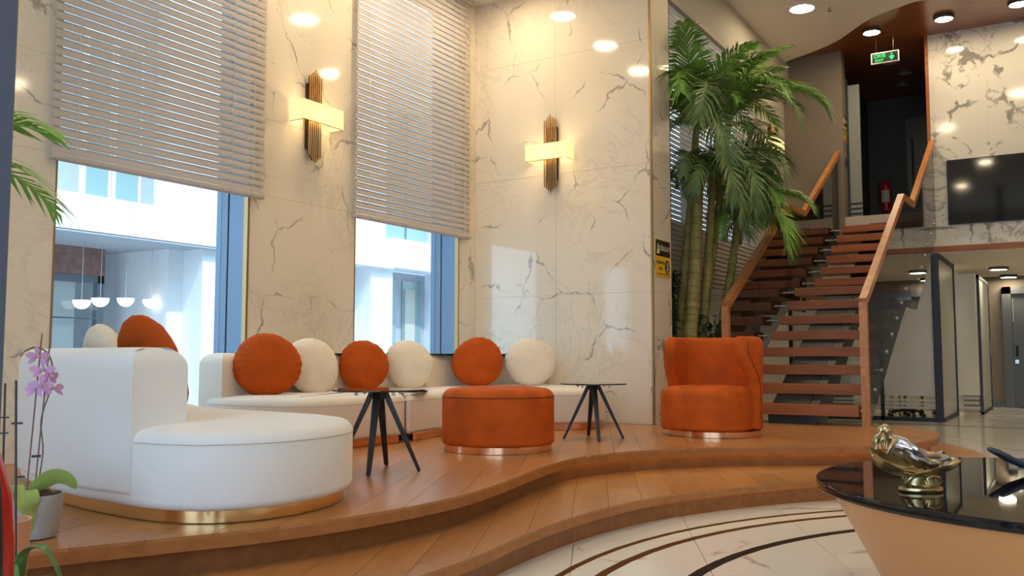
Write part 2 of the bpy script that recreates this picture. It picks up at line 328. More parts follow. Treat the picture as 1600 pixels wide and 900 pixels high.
def clip(poly, rect):
    out = poly
    for i in range(len(rect)):
        a, b = rect[i], rect[(i+1) % len(rect)]; ins = lambda p: (b[0]-a[0])*(p[1]-a[1])-(b[1]-a[1])*(p[0]-a[0]) >= -1e-9
        src, out = out, []
        for j in range(len(src)):
            p, q = src[j-1], src[j]; ip, iq = ins(p), ins(q)
            if ip != iq:
                d1 = (b[0]-a[0])*(p[1]-a[1])-(b[1]-a[1])*(p[0]-a[0]); d2 = (b[0]-a[0])*(q[1]-a[1])-(b[1]-a[1])*(q[0]-a[0]); t = d1/(d1-d2)
                out.append((p[0]+(q[0]-p[0])*t, p[1]+(q[1]-p[1])*t))
            if iq: out.append(q)
        if len(out) < 3: return []
    return out
def rot2(x, y, a, o=(0, 0)): return (o[0]+x*cos(a)-y*sin(a), o[1]+x*sin(a)+y*cos(a))
def circle(c, r, n=48): return [(c[0]+r*cos(2*pi*i/n), c[1]+r*sin(2*pi*i/n)) for i in range(n)]
def boards(outline, z0, z1, w, l, parent, name, mat, gap=.003, org=(0, 0), stagger=.5, bounds=None, jitter=0.0):
    xs = [p[0] for p in outline]; ys = [p[1] for p in outline]; R = hypot(max(xs)-min(xs), max(ys)-min(ys)); c = ((max(xs)+min(xs))/2, (max(ys)+min(ys))/2)
    k = 0; n = int(R/w)+2
    for i in range(-n, n):
        sh = (i % 2)*stagger*l + (random.uniform(-jitter, jitter)*l)
        for j in range(-int(R/l)-2, int(R/l)+2):
            x0, x1, y0, y1 = i*w+gap/2, (i+1)*w-gap/2, j*l+sh+gap/2, (j+1)*l+sh-gap/2
            rc = [rot2(x, y, PL_ROT, (org[0]+round(c[0]), org[1]+round(c[1]))) for x, y in ((x0, y0), (x1, y0), (x1, y1), (x0, y1))]
            p = clip(outline, rc)
            if len(p) >= 3 and abs(area(p)) > .0025:
                q = [p[0]]
                for v in p[1:]:
                    if hypot(v[0]-q[-1][0], v[1]-q[-1][1]) > .004: q.append(v)
                if len(q) >= 3: put(name, MB().prism(q, z0, z1), mat, parent); k += 1
    return k

XA, YB, YE, XR, XW3 = -5.447, 8.014, 14.45, -3.39, -3.8
ZP = .30                                                   # height of the wooden platform
# ------------------------------------------------------------------ floors
fl = struct('floor', MB().box(-6, 6.2, -5, 20, -.12, -.012), 'joint')
boards([(-2.3, 2.4), (1.9, 2.4), (1.9, 8.6), (1.2, 19.3), (-3.7, 19.3), (-3.7, 9.0), (-1.0, 8.6), (-1.9, 5.8), (-2.3, 4.5)], -.012, 0, .62, 1.24, fl, 'tile', 'floorm', gap=.004, org=(.18, .1))
def arc_band(c, r0, r1, a0, a1, z0, z1, n=48):
    pts = [(c[0]+r1*cos(a0+(a1-a0)*i/n), c[1]+r1*sin(a0+(a1-a0)*i/n)) for i in range(n+1)]+[(c[0]+r0*cos(a1-(a1-a0)*i/n), c[1]+r0*sin(a1-(a1-a0)*i/n)) for i in range(n+1)]
    mb = MB(); n1 = n+1
    for i in range(n): mb.prism([pts[i], pts[i+1], pts[2*n1-2-i], pts[2*n1-1-i]], z0, z1)
    return mb
RC = (1.11, 3.905)
for r, w, m_ in ((3.067, .035, 'brownin'), (2.905, .045, 'brownin'), (2.54, .055, 'blackin')):
    put('inlay_ring', arc_band(RC, r-w/2, r+w/2, radians(70), radians(290), -.002, .0012), m_, fl)
put('inlay_ring', arc_band((-1.02, 17.6), .36, .41, 0, 2*pi, -.002, .0012), 'blackin', fl)
put('inlay_strip', MB().box(-3.5, 4, 13.75, 13.81, -.002, .0012), 'blackin', fl)
struct('ground', MB().box(-40, 40, -40, 60, -.4, -.13), 'pave')

front1 = [(-3.05, 1.55), (-2.9, 1.88), (-2.757, 2.171), (-2.603, 2.5), (-2.50, 2.9), (-2.455, 3.3), (-2.47, 3.65), (-2.55, 4.1), (-2.66, 4.59), (-2.73, 5.09), (-2.70, 5.42), (-2.6, 5.72), (-2.42, 6.03), (-2.15, 6.36), (-1.8, 6.65), (-1.44, 6.89), (-1.2, 7.13), (-1.03, 7.46), (-.95, 7.88), (-.98, 8.43), (-1.13, 8.85), (-1.4, 9.15)]
front2 = [(-2.05, 1.0), (-2.05, 1.7), (-2.06, 2.4), (-2.06, 3.0), (-2.12, 3.5), (-2.145, 4.0), (-2.12, 4.45), (-2.03, 4.92), (-1.86, 5.36), (-1.63, 5.8), (-1.42, 6.12), (-1.1, 6.5), (-.8, 6.95), (-.62, 7.45), (-.57, 7.9), (-.63, 8.3), (-.82, 8.87), (-1.1, 9.3), (-1.4, 9.4)]
f1 = catmull(front1, 6); f2 = catmull(front2, 6)
back = [(-3.36, 9.4), (-3.36, 8.52), (-3.39, 8.0), (-5.44, 8.0), (-5.44, 1.55)]
back1 = [(-3.70, 9.3), (-3.70, 8.52), (-3.39, 8.5), (-3.39, 8.0), (-5.44, 8.0), (-5.44, 1.55)]
top1 = ccw(f1+back1); top2 = ccw(f2+[(-3.2, 9.4), (-3.2, 1.0)])
def inset_curve(c, d):
    out = []
    for i, p in enumerate(c):
        a = c[max(0, i-1)]; b = c[min(len(c)-1, i+1)]; t = Vector((b[0]-a[0], b[1]-a[1])).normalized(); out.append((p[0]-t.y*d, p[1]+t.x*d))
    return out
f1i = inset_curve(f1, .075); f2i = inset_curve(f2, .06)
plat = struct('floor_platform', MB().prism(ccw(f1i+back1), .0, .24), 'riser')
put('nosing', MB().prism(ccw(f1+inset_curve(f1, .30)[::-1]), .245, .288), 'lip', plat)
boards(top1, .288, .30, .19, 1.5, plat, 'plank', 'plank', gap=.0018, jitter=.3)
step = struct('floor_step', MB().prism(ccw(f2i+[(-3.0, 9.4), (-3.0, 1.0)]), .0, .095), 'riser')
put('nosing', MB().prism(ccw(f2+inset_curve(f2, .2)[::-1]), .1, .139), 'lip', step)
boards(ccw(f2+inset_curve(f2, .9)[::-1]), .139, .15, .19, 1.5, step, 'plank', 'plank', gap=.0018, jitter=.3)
def ribbon(c, d, z0, z1, w=.022):
    a = inset_curve(c, d); b = inset_curve(c, d+w); mb = MB()
    for i in range(len(c)-1): mb.prism([a[i], a[i+1], b[i+1], b[i]], z0, z1)
    return mb
put('led_strip', ribbon(f1[54:126], .048, .2435, .2449), 'led', plat)
put('led_strip', ribbon(f2[42:90], .050, .0985, .0999, .007), 'led', step)

# ------------------------------------------------------------------ wall A with the two tall windows
ZT = 4.8
WIN = [(3.27, 4.856), (6.084, 7.707)]
wa = struct('wall_left', MB().box(XA-.36, XA-.022, -4, WIN[0][0], 0, 5.8).box(XA-.36, XA-.022, WIN[0][1], WIN[1][0], 0, 5.8).box(XA-.36, XA-.022, WIN[1][1], YB+.4, 0, 5.8)
            .box(XA-.36, XA-.022, WIN[0][0], WIN[0][1], 0, .42).box(XA-.36, XA-.022, WIN[1][0], WIN[1][1], 0, .42).box(XA-.36, XA-.022, WIN[0][0], WIN[0][1], 4.7, 5.8).box(XA-.36, XA-.022, WIN[1][0], WIN[1][1], 4.7, 5.8), 'joint')
def panels_x(x0, x1, ylist, zs, parent, mat):
    for (a, b) in ylist:
        for z0, z1 in zip(zs, zs[1:]): put('marble_panel', MB().box(x0, x1, a+.0006, b-.0006, z0+.0006, z1-.0006), mat, parent)
zsA = [.30, .95, 1.59, 2.236, 2.859, 3.48, 4.1, 4.8]
panels_x(XA-.022, XA, [(1.2, 2.24), (2.24, 3.27), (4.856, 6.084), (7.707, YB)], [.30, .995, 2.236, 2.859, 4.1, 4.8], wa, 'wallm')
panels_x(XA-.022, XA, [WIN[0], WIN[1]], [.30, .42], wa, 'wallm')
for k, (a, b) in enumerate(WIN):
    w = thing('window_%d' % (k+1), 'x', 'x'); del w['label']; del w['category']; w['kind'] = 'structure'
    put('jamb', MB().box(-5.66, XA-.025, b-.012, b, .42, 4.7).box(-5.66, XA-.025, a, a+.012, .42, 4.7), 'alu', w)
    put('edge_trim', MB().box(XA-.04, XA+.004, b-.018, b+.003, .42, 4.7).box(XA-.04, XA+.004, a-.003, a+.008, .42, 4.7), 'brass', w)
    put('frame', MB().box(-5.80, -5.67, b-.02, b, .42, 4.7).box(-5.80, -5.67, a, a+.03, .42, 4.7).box(-5.80, -5.67, a, b, .36, .44), 'alu', w)
    put('sill', MB().box(-5.80, XA, a, b, .40, .42), 'wallm', w)
    put('pane', MB().box(-5.745, -5.737, a+.02, b-.02, .44, 4.7), 'pane', w)
# ------------------------------------------------------------------ wall B, its return, alcove wall, end wall
wb_ = struct('wall_middle', MB().box(XA, XR-.022, YB+.022, 8.48, 0, 5.8), 'joint')
for x0, x1 in ((-5.447, -4.45), (-4.45, -3.39)):
    for z0, z1 in ((.30, 1.57), (1.57, 2.82), (2.82, 4.06), (4.06, 5.7)): put('marble_panel', MB().box(x0+.001, x1-.001, YB, YB+.022, z0+.001, z1-.001), 'wallm', wb_)
for z0, z1 in ((.30, 1.57), (1.57, 2.82), (2.82, 4.06), (4.06, 5.7)): put('marble_panel', MB().box(XR-.022, XR, YB+.025, 8.5, z0+.001, z1-.001), 'wallm', wb_)
put('corner_trim', MB().box(XR-.016, XR+.004, YB-.004, YB+.016, .30, 5.7), 'brass', wb_)
put('corner_trim', MB().box(XR-.008, XR+.002, 8.494, 8.504, .30, 5.7), 'blackm', wb_)
W3 = (9.15, 12.72)
w3l = struct('wall_alcove', MB().box(XW3-.3, XW3, 8.48, W3[0], 0, 5.8).box(XW3-.3, XW3, W3[1], YE+.3, 0, 5.8).box(XW3-.3, XW3, W3[0], W3[1], 0, .8).box(XW3-.3, XW3, W3[0], W3[1], 5.0, 5.8), 'gray2')
w = thing('window_3', 'x', 'x'); del w['label']; del w['category']; w['kind'] = 'structure'
put('frame', MB().box(XW3-.2, XW3-.06, W3[0], W3[0]+.05, .8, 5.0).box(XW3-.2, XW3-.06, W3[1]-.05, W3[1], .8, 5.0).box(XW3-.2, XW3-.06, W3[0], W3[1], .8, .86).box(XW3-.2, XW3-.06, 10.35, 10.5, .86, 5.0), 'alu', w)
put('pane', MB().box(XW3-.14, XW3-.132, W3[0]+.05, W3[1]-.05, .86, 5.0), 'pane', w)
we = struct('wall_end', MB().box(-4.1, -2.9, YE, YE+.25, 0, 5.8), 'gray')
struct('wall_landing', MB().box(-2.9, -1.68, YE, YE+.25, 2.48, 3.1), 'gray2')
XT = [-1.68, -1.6, -.9, .3, 1.5, 2.7, 6.0]
wt_ = struct('wall_screen', MB().box(-1.68, 6.0, YE+.022, YE+.25, 2.50, 5.8), 'joint')
for a, b in zip(XT, XT[1:]):
    for z0, z1 in ((2.56, 3.1), (3.1, 4.42), (4.42, 5.75)) if a < -1.65 or b > 5 else ((2.56, 5.75),): put('marble_panel', MB().box(a+.0006, b-.0006, YE, YE+.022, z0+.0006, z1-.0006), 'tvm', wt_)
put('wood_strip', MB().box(-1.68, 6.0, YE-.012, YE+.02, 2.475, 2.56), 'tread', wt_)
put('opening_trim', MB().box(-1.70, -1.655, YE-.012, YE+.26, 3.1, 5.74), 'tread', wt_)
struct('wall_right', MB().box(6.0, 6.2, -4, 20, 0, 5.9), 'cream')
struct('wall_behind', MB().box(-5.8, -3.6, -4.2, -4, 0, 5.9).box(4.6, 6.2, -4.2, -4, 0, 5.9).box(-5.8, 6.2, -4.2, -4, 4.3, 5.9), 'cream')
# ------------------------------------------------------------------ ceilings
wave = catmull([(-3.8, 14.5), (-3.69, 14.267), (-3.253, 14.028), (-2.853, 13.756), (-2.571, 13.443), (-2.301, 13.117), (-2.068, 12.929), (-1.753, 12.774), (-1.482, 12.71), (-.8, 12.9), (0, 13.0), (1.5, 12.4), (3, 11.6), (6.1, 11.0)], 6)
struct('ceiling', MB().prism(ccw(wave+[(6.1, -4), (-5.6, -4), (-5.6, 14.5)]), 5.65, 5.8), 'ceil')
struct('ceiling_wood', MB().box(-4, 6.1, 11.0, 20, 5.74, 5.9), 'woodceil')
struct('ceiling_bulkhead', MB().box(XA, -4.1, -4, YB, 4.8, 5.66), 'ceil')
struct('ceiling_soffit', MB().box(XW3, -3.72, 8.5, YE, 5.046, 5.66), 'gray2')
struct('ceiling_low', MB().box(-3.85, 6.1, YE+.02, 19.4, 2.46, 2.55), 'cream')
struct('floor_landing', MB().box(-3.85, 6.1, YE+.02, 20, 2.9, 3.1), 'gray2')
# hall beyond the stairs
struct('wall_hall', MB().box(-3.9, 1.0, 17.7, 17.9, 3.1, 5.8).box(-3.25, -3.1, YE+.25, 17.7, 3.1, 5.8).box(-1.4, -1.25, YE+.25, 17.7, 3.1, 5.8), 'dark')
# low lobby under the landing
struct('wall_lobby', MB().box(-4, 6.1, 19.3, 19.5, 0, 2.5).box(-4.0, -3.8, 9, 19.4, 0, 2.5), 'gray')
struct('wall_under_stair', MB().box(XW3, XW3+.02, 9.6, YE-.1, 0, 2.4), 'cream')
struct('wall_office', MB().box(-3.8, -1.62, 17.3, 17.4, 0, 2.5), 'cream')
struct('baseboard_lobby', MB().box(-1.4, 6.0, 19.26, 19.3, 0, .09), 'doorg')

# ------------------------------------------------------------------ opposite building and street
fb = thing('facade_building', 'white facade building across the street with grey window bays', 'building', (-10.5, 9, 0))
put('band', MB().box(-10.5, -10.0, 2, 6.98, 2.44, 2.89).box(-10.5, -10.0, 6.985, 8.5, 2.44, 2.89).box(-10.5, -10.0, 8.505, 12.2, 2.47, 3.0).box(-10.5, -10.0, 12.205, 18, 2.50, 3.02), 'facade', fb)
put('wall', MB().box(-12.9, -12.7, 0, 20, -.2, 9), 'facgray', fb)
put('pier', MB().box(-10.5, -10.1, 8.2, 8.62, -.2, 2.45), 'facade', fb)
put('pier', MB().box(-10.5, -10.1, 11.7, 12.28, -.2, 2.5), 'facade', fb)
put('pier', MB().box(-10.6, -10.3, 13.85, 14.9, -.2, 9), 'facade', fb)
put('pier', MB().box(-10.6, -10.3, 7.72, 8.62, 2.8, 9), 'facade', fb)
put('pier', MB().box(-10.6, -10.3, 11.75, 12.32, 2.9, 9), 'facade', fb)
put('side_wall', MB().box(-10.6, -10.45, 8.62, 11.75, -.2, 9), 'facade', fb)
put('grey_panel', MB().box(-10.47, -10.42, 8.70, 9.4, -.2, 2.45), 'facgray', fb)
put('grey_panel', MB().box(-10.47, -10.42, 8.62, 9.4, 3.0, 6), 'facgray', fb)
put('soffit', MB().box(-12.7, -10.0, 2, 8.5, 2.42, 2.45), 'facgray', fb)
put('return_wall', MB().box(-12.7, -10.5, 7.95, 8.2, -.2, 2.44), 'facade', fb)
for (y0, y1) in ((6.68, 6.98), (7.1, 7.42)):
    f = put('window', MB().box(-10.56, -10.48, y0-.05, y1+.05, 2.86, 5.2), 'facade', fb); put('pane', MB().box(-10.5, -10.46, y0, y1, 2.9, 5.1), 'facwin', f)
put('wall', MB().box(-10.7, -10.55, 2, 7.72, 2.8, 9), 'facpale', fb)
f = put('window', MB().box(-10.56, -10.5, 12.32, 13.85, 3.0, 5.6), 'facgray', fb); put('pane', MB().box(-10.51, -10.45, 12.4, 13.02, 3.06, 5.5).box(-10.51, -10.45, 13.1, 13.7, 3.06, 5.5), 'facwin', f)
f = put('window', MB().box(-10.75, -10.6, 12.28, 13.9, -.2, 2.5), 'facgray', fb)
put('pane', MB().box(-10.6, -10.57, 12.4, 12.95, .3, 2.35), 'facwin', f); put('pane', MB().box(-10.6, -10.57, 13.15, 13.7, .3, 2.35), 'facwin', f)
put('curtain', MB().box(-10.57, -10.55, 12.45, 12.72, .35, 2.2).box(-10.57, -10.55, 13.2, 13.5, .35, 2.2), 'curtain', f)
put('shopfront', MB().box(-11.4, -11.32, 4.5, 7.55, 2.05, 2.42), 'brick', fb)
sf = put('shop_window', MB().box(-11.5, -11.4, 4.5, 7.6, 1.95, 2.06).box(-11.5, -11.4, 7.5, 7.6, -.2, 2.06).box(-11.5, -11.4, 6.4, 6.46, -.2, 1.95).box(-11.5, -11.4, 4.5, 7.5, 1.45, 1.47).box(-11.5, -11.4, 4.5, 7.5, .75, .82), 'alu', fb)
put('curtain', MB().box(-11.75, -11.7, 6.5, 6.95, 0, 1.9).box(-11.75, -11.7, 5.3, 5.7, 0, 1.9), 'curtain', sf); put('counter', MB().box(-12.1, -11.7, 4.6, 7.2, .0, .95), 'facwin', sf)
put('inner_pillar', MB().box(-11.75, -11.6, 7.0, 7.3, 0, 2.0), 'facade', sf)
put('shop_pane', MB().box(-11.39, -11.38, 4.5, 7.5, .8, 1.95), 'pane', fb)
for i, (px, y, z, lb) in enumerate(((0, 6.86, 1.66, 'leftmost of four white half-dome lamps beyond the left window'), (0, 7.12, 1.70, 'second from left of four white half-dome lamps beyond the left window'), (0, 7.49, 1.72, 'third from left of four white half-dome lamps beyond the left window'), (0, 7.88, 1.72, 'rightmost of four white half-dome lamps beyond the left window'))):
    t = thing('pendant_lamp', lb, 'lamp', (-10.75, y, z), group='half-dome lamps beyond the left window')
    put('bowl', MB().lathe([(.11*sin(a*pi/16), -.115*cos(a*pi/16)) for a in range(1, 9)], n=24), 'bowl', t, True, local=True)
    put('cord', MB().tube([(0, 0, 0), (0, 0, 2.44-z)], .004, 6), 'chrome', t, local=True)

# ------------------------------------------------------------------ blinds (pleated slats hung on the wall face)
def blind(label, x, y0, y1, zb, zt, pitch=.0575):
    b = thing('window_blind', label, 'blind', (x+.05, (y0+y1)/2, zb), group='greige slatted blinds'); L = (y1-y0)/2
    s0 = None; n = int((zt-zb-.05)/pitch)
    sl = MB(); c = []
    for k in range(5):
        t = k/4; c.append((.006-.012*t + .004*sin(pi*t), pitch*.985*t))          # nearly closed, slightly cupped, lower edge to the room
    sl.rings([[(a, -L, z) for a, z in c]+[(a-.003, -L, z) for a, z in c[::-1]], [(a, L, z) for a, z in c]+[(a-.003, L, z) for a, z in c[::-1]]])
    for i in range(n):
        if s0 is None: s0 = put('slat', sl, 'slat', b, local=True, loc=(0, 0, .045))
        else: share(s0, b, (0, 0, .045+i*pitch), (0, random.uniform(-.02, .02) if i % 11 else -.07, 0))
    put('bottom_rail', MB().box(-.03, .03, -L, L, 0, .04, .008), 'slat', b, local=True)
    put('head_rail', MB().box(-.045, .045, -L, L, zt-zb-.06, zt-zb), 'slat', b, local=True)
    for yy in (-L*.82, L*.62, L*.86): put('cord', MB().tube([(.03, yy, .0), (.03, yy, zt-zb)], .0022, 5), 'label', b, local=True)
    return b
blind('greige slatted blind half lowered over the left marble-wall window', XA, 3.20, 4.945, 2.185, 4.78)
blind('greige slatted blind half lowered over the window beside the room corner', XA, 6.02, 7.83, 2.185, 4.78)
blind('greige slatted blind behind the palms in the stair alcove', XW3, 8.95, 12.78, 1.70, 5.03)

# ------------------------------------------------------------------ wall sconces
def sconce(label, loc, rz):
    t = thing('wall_sconce', label, 'wall lamp', loc, rz, 'brass tube wall sconces')    # local: +y away from the wall, x along it
    L = [.350, .364, .378, .392, .406, .392, .378, .364, .350]
    for row, (dy, m_) in enumerate(((.038, 6), (.062, 7))):
        for i in range(m_):
            x = (i-(m_-1)/2)*.0225; l = (.345, .364, .384, .406, .384, .364, .345)[i] if m_ == 7 else (.350, .370, .39, .39, .370, .350)[i]-.012
            p = put('tube', MB().lathe([(.006, -l), (.0072, -l+.002), (.0072, l-.002), (.006, l)], (x, dy), 12), 'bronze' if row else 'bronzed', t, True, local=True)  # rear tubes and plate coloured dark for the shaded gaps between front tubes
    put('back_plate', MB().box(-.06, .06, 0, .028, -.28, .28), 'bronzed', t, local=True)
    w, d, h = .235, .165, .085; e = .003
    put('shade', MB().box(-w, w, d-e, d, -h, h).box(-w, -w+e, .01, d-e, -h, h).box(w-e, w, .01, d-e, -h, h), 'shade', t, local=True)
    put('shade_rim', MB().box(-w-.001, w+.001, d-.004, d+.001, -h-.001, -h+.004).box(-w-.001, -w+.004, .01, d, -h-.001, -h+.004).box(w-.004, w+.001, .01, d, -h-.001, -h+.004), 'bronze', t, local=True)
    for sx in (-.05, .05):
        put('bulb', MB().lathe([(.004, -.03), (.013, -.02), (.015, 0), (.012, .02), (.003, .035)], (sx, .115), 12), 'lampoff', t, True, local=True)
        l = bpy.data.lights.new('bulb_light', 'POINT'); l.energy = 5.0; l.color = (1, .72, .36); l.shadow_soft_size = .03
        lo = bpy.data.objects.new('bulb_light', l); COL.objects.link(lo); lo.parent = t; lo.location = (sx, .125, 0)
    return t
sconce('brass tube sconce with glowing linen shade between the two tall windows', (XA, 5.50, 2.98), -pi/2)
sconce('brass tube sconce with glowing linen shade on the marble wall facing the camera', (-4.48, YB, 3.03), pi)
sconce('glowing wall sconce mostly hidden behind the palm fronds', (XW3, 13.55, 4.15), -pi/2)

# ------------------------------------------------------------------ ceiling lamps
def downlight(label, x, y, z, r=.125, lit='lamp', ring='ringw', h=.03, group='round ceiling downlights', cat='ceiling light'):
    t = thing('ceiling_downlight', label, cat, (x, y, z), group=group)
    put('ring', MB().lathe([(r, -h), (r+.018, -h), (r+.022, -h+.006), (r+.022, 0), (r, 0)], (0, 0), 40, False, False), ring, t, True, local=True)
    put('diffuser', MB().lathe([(r, -h+.004), (r*.6, -h+.001), (.01, -h)], (0, 0), 40), lit, t, local=True); return t
downlight('large round downlight in the white ceiling near the palm tops', -2.912, 12.096, 5.65, .155)
downlight('round downlight in the wood ceiling above the exit sign', -2.318, 13.749, 5.74, .115, ring='ring', h=.05)
downlight('round downlight in the wood ceiling above the stair opening edge', -1.351, 13.72, 5.74, .115, ring='ring', h=.05)
downlight('round downlight in the wood ceiling at the upper right corner', -.426, 13.66, 5.74, .115, ring='ring', h=.05)
for x, y, w_ in ((-4.73, 7.33, 'highest of the three lamp reflections'), (-4.75, 6.21, 'middle one of the three lamp reflections'), (-4.79, 5.07, 'lowest of the three lamp reflections')): downlight('bulkhead downlight over the sofas, '+w_+' on the marble wall', x, y, 4.8, .135)
for x, y, w_ in ((-2.0, 8.83, 'above the left sconce'), (-.62, 10.84, 'right beside the left sconce'), (4.36, 8.38, 'left of the left window')): downlight('lobby ceiling downlight mirrored in the marble '+w_, x, y, 5.65, .15)
for x, y, w_ in ((.8, 3.0, 'over the round black table'), (-1.6, 4.6, 'over the curved steps'), (3.0, 5.5, 'right of the round black table'), (.9, 7.6, 'behind the round black table'), (-2.4, 1.5, 'over the white sofa')): downlight('added unseen downlight in the white ceiling '+w_, x, y, 5.65, .15)  # lamps added out of view to light the lobby
for i, (x, y) in enumerate(((-2.337, 15.411), (-2.198, 16.119), (-2.338, 16.79))): downlight(['unlit round lamp in the dark hall just behind the exit sign', 'unlit round lamp in the dark hall, middle one', 'unlit round lamp deepest in the dark hall'][i], x, y, 5.74, .115, 'lampoff', 'ring', group='unlit hall lamps')
for i, (x, y) in enumerate(((-1.0, 17.2), (-.944, 19.0), (-2.215, 16.98), (-2.4, 18.9))): downlight(['dark-rimmed round lamp in the low lobby ceiling, nearer one', 'dark-rimmed round lamp in the low lobby ceiling above the far door', 'dark-rimmed round lamp seen through the stair glass, nearer one', 'dark-rimmed round lamp seen through the stair glass, farther one'][i], x, y, 2.46, .13, 'lamp2', 'ring', .05, 'low lobby ceiling lamps')
for x, y, w_ in ((1.5, 17, 'right of the far door'), (3.5, 17, 'farthest right of the lobby'), (-2.8, 15.8, 'inside the frosted office')): downlight('added unseen round lamp in the low ceiling '+w_, x, y, 2.46, .13, 'lamp2', 'ring', .05, 'low lobby ceiling lamps')  # unseen lamps added to brighten the low lobby and the office
sp = thing('sprinkler_head', 'small sprinkler head on the white ceiling beside the large downlight', 'sprinkler', (-2.6, 12.3, 5.65))
put('pipe', MB().tube([(0, 0, 0), (0, 0, -.05)], .012, 8), 'chrome', sp, local=True); put('deflector', MB().lathe([(.03, -.055), (.03, -.05)], n=12), 'chrome', sp, local=True)
# ------------------------------------------------------------------ sofas
def sofa(label, fp, backline, mat, base_mat, back_t=.26, seat_z=.67, top=.985, inner=None):
    c = (sum(p[0] for p in fp)/len(fp), sum(p[1] for p in fp)/len(fp))
    t = thing('sofa_section', label, 'sofa', (c[0], c[1], ZP), group='curved pale sofa pieces')
    F = ccw(catmull(fp, 6, True))
    put('seat', MB().block(F, .352, seat_z-.012, .055, .035, 5, .012), mat, t, True)
    put('plinth', MB().block(ccw(catmull([(c[0]+(p[0]-c[0])*.955, c[1]+(p[1]-c[1])*.94) for p in fp], 6, True)), .30, .362, .004, .004, 1), base_mat, t, True)
    B = catmull(backline, 6); I = inset_curve(B, back_t)
    poly = B+I[::-1]
    put('backrest', MB().block(ccw(poly), .40, top, .085, .02, 7), mat, t, True)
    ln = [(p[0], p[1], seat_z-.062) for p in ccw(catmull(fp, 6, True))]
    ln.append(ln[0]); o = MB(); o.tube(ln, .0028, 5, False); put('seam', o, 'piping', t)
    return t
# outer back line runs so that its left-hand side is the seat
s1 = [(-4.85, 3.0), (-4.55, 2.62), (-4.25, 2.46), (-3.86, 2.35), (-3.5, 2.285), (-3.1, 2.265), (-2.86, 2.33), (-2.72, 2.5), (-2.68, 2.75), (-2.74, 3.02), (-2.9, 3.24), (-3.12, 3.36), (-3.55, 3.41), (-4.0, 3.46), (-4.4, 3.6), (-4.65, 3.72), (-4.9, 3.45)]
sofa('white sofa section in front with its back to the camera and a gold plinth', s1, [(-4.86, 3.05), (-4.56, 2.60), (-4.25, 2.44), (-3.86, 2.325), (-3.5, 2.262), (-3.17, 2.25)], 'white', 'gold')
s2a = [(-5.36, 4.42), (-5.0, 4.33), (-4.55, 4.36), (-4.37, 4.48), (-4.33, 4.87), (-4.33, 5.2), (-4.34, 5.43), (-4.75, 5.92), (-5.18, 6.42), (-5.35, 6.3), (-5.38, 5.6), (-5.38, 5.0)]
sofa('cream sofa section under the windows holding the four left-hand cushions', s2a, [(-5.19, 6.43), (-5.36, 6.1), (-5.385, 5.6), (-5.385, 5.0), (-5.375, 4.36)][::-1][::-1], 'creamf', 'copper', .24, .67, .972)
s2b = [(-4.34, 5.46), (-4.38, 5.9), (-4.30, 6.35), (-4.12, 6.68), (-3.9, 6.93), (-3.66, 7.22), (-3.68, 7.55), (-3.95, 7.82), (-4.4, 7.95), (-4.9, 7.8), (-5.15, 7.4), (-5.24, 6.9), (-5.17, 6.46), (-4.75, 5.96)]
sofa('cream sofa section curving into the room corner toward the far side table', s2b, [(-4.55, 7.955), (-4.85, 7.84), (-5.14, 7.42), (-5.24, 6.9), (-5.19, 6.47)], 'creamf', 'copper', .24, .67, .972)

def cushion_mesh(seed, R=.235, T=.085, sy=1.0):
    rnd = random.Random(seed); n = 144; ph = [rnd.uniform(0, 6.3) for _ in range(6)]; k = [rnd.randint(11, 43) for _ in range(6)]
    sv = [0, .12, .3, .5, .66, .78, .87, .93, .97, 1.0]; rings = []
    def pt(th, s, side):
        wr = sum(sin(k[i]*th+ph[i]+2.2*s) for i in range(6))/6
        rr = R*s*(1+.022*sin(2*th+ph[0])+.018*sin(3*th+ph[1])) + .006*wr*s**6
        y = side*T*(1-s**2.8)**.55*(1+.10*sin(th+ph[2])*s) + (.034*wr*(s**6)*(1.06-s)+.006*sin(3*th+ph[3]+5*s)*s*s*(1-s)*4)*side
        return (rr*cos(th), y, rr*sin(th)*sy)
    for s in sv[1:]: rings.append([pt(2*pi*i/n, s, 1) for i in range(n)])
    for s in sv[-2:0:-1]: rings.append([pt(2*pi*i/n, s, -1) for i in range(n)])
    return MB().rings(rings, True, True)
def cushion(label, x, y, z, rz, tilt, mat, seed, R=.235, group='round puffy cushions', sy=1.0, T=.085):
    o = put('round_cushion', cushion_mesh(seed, R, T, sy), mat, None, True, True, (x, y, z))
    o.rotation_euler = (tilt, radians(random.uniform(-20, 20)), rz); return tag(o, label, 'cushion', group)
def face(x, y, turn=0): return atan2(-y, -x)-pi/2+radians(turn)          # local +y towards the camera's side
cushion('large rust cushion leaning behind the backrest of the white sofa section', -3.76, 2.78, .905, radians(-14), radians(24), 'orangec', 1, .265, T=.085)
cushion('cream cushion peeking over the back of the white sofa section', -4.36, 2.93, .885, radians(-20), radians(12), 'ivory', 2, .24)
for lb, x, y, z, trn, m_, sd, R in (
    ('rust cushion nearest the left arm of the cream sofa', -5.0, 4.66, .885, 12, 'orangec', 3, .242),
    ('cream cushion right behind the leftmost rust cushion on the cream sofa', -5.05, 5.17, .87, 34, 'ivory', 4, .235),
    ('rust cushion under the right window behind the front side table', -5.02, 5.74, .87, 14, 'orangec', 5, .215),
    ('cream cushion under the right window beside the sofa seam', -4.97, 6.28, .875, 18, 'ivory', 6, .22),
    ('rust cushion above the ottoman in the sofa corner', -4.74, 7.02, .895, 10, 'orangec', 7, .24),
    ('cream cushion at the right end leaning toward the marble wall', -4.42, 7.45, .895, 0, 'ivory', 8, .24)):
    cushion(lb, x, y, z, face(x, y, trn), radians(14), m_, sd, R)

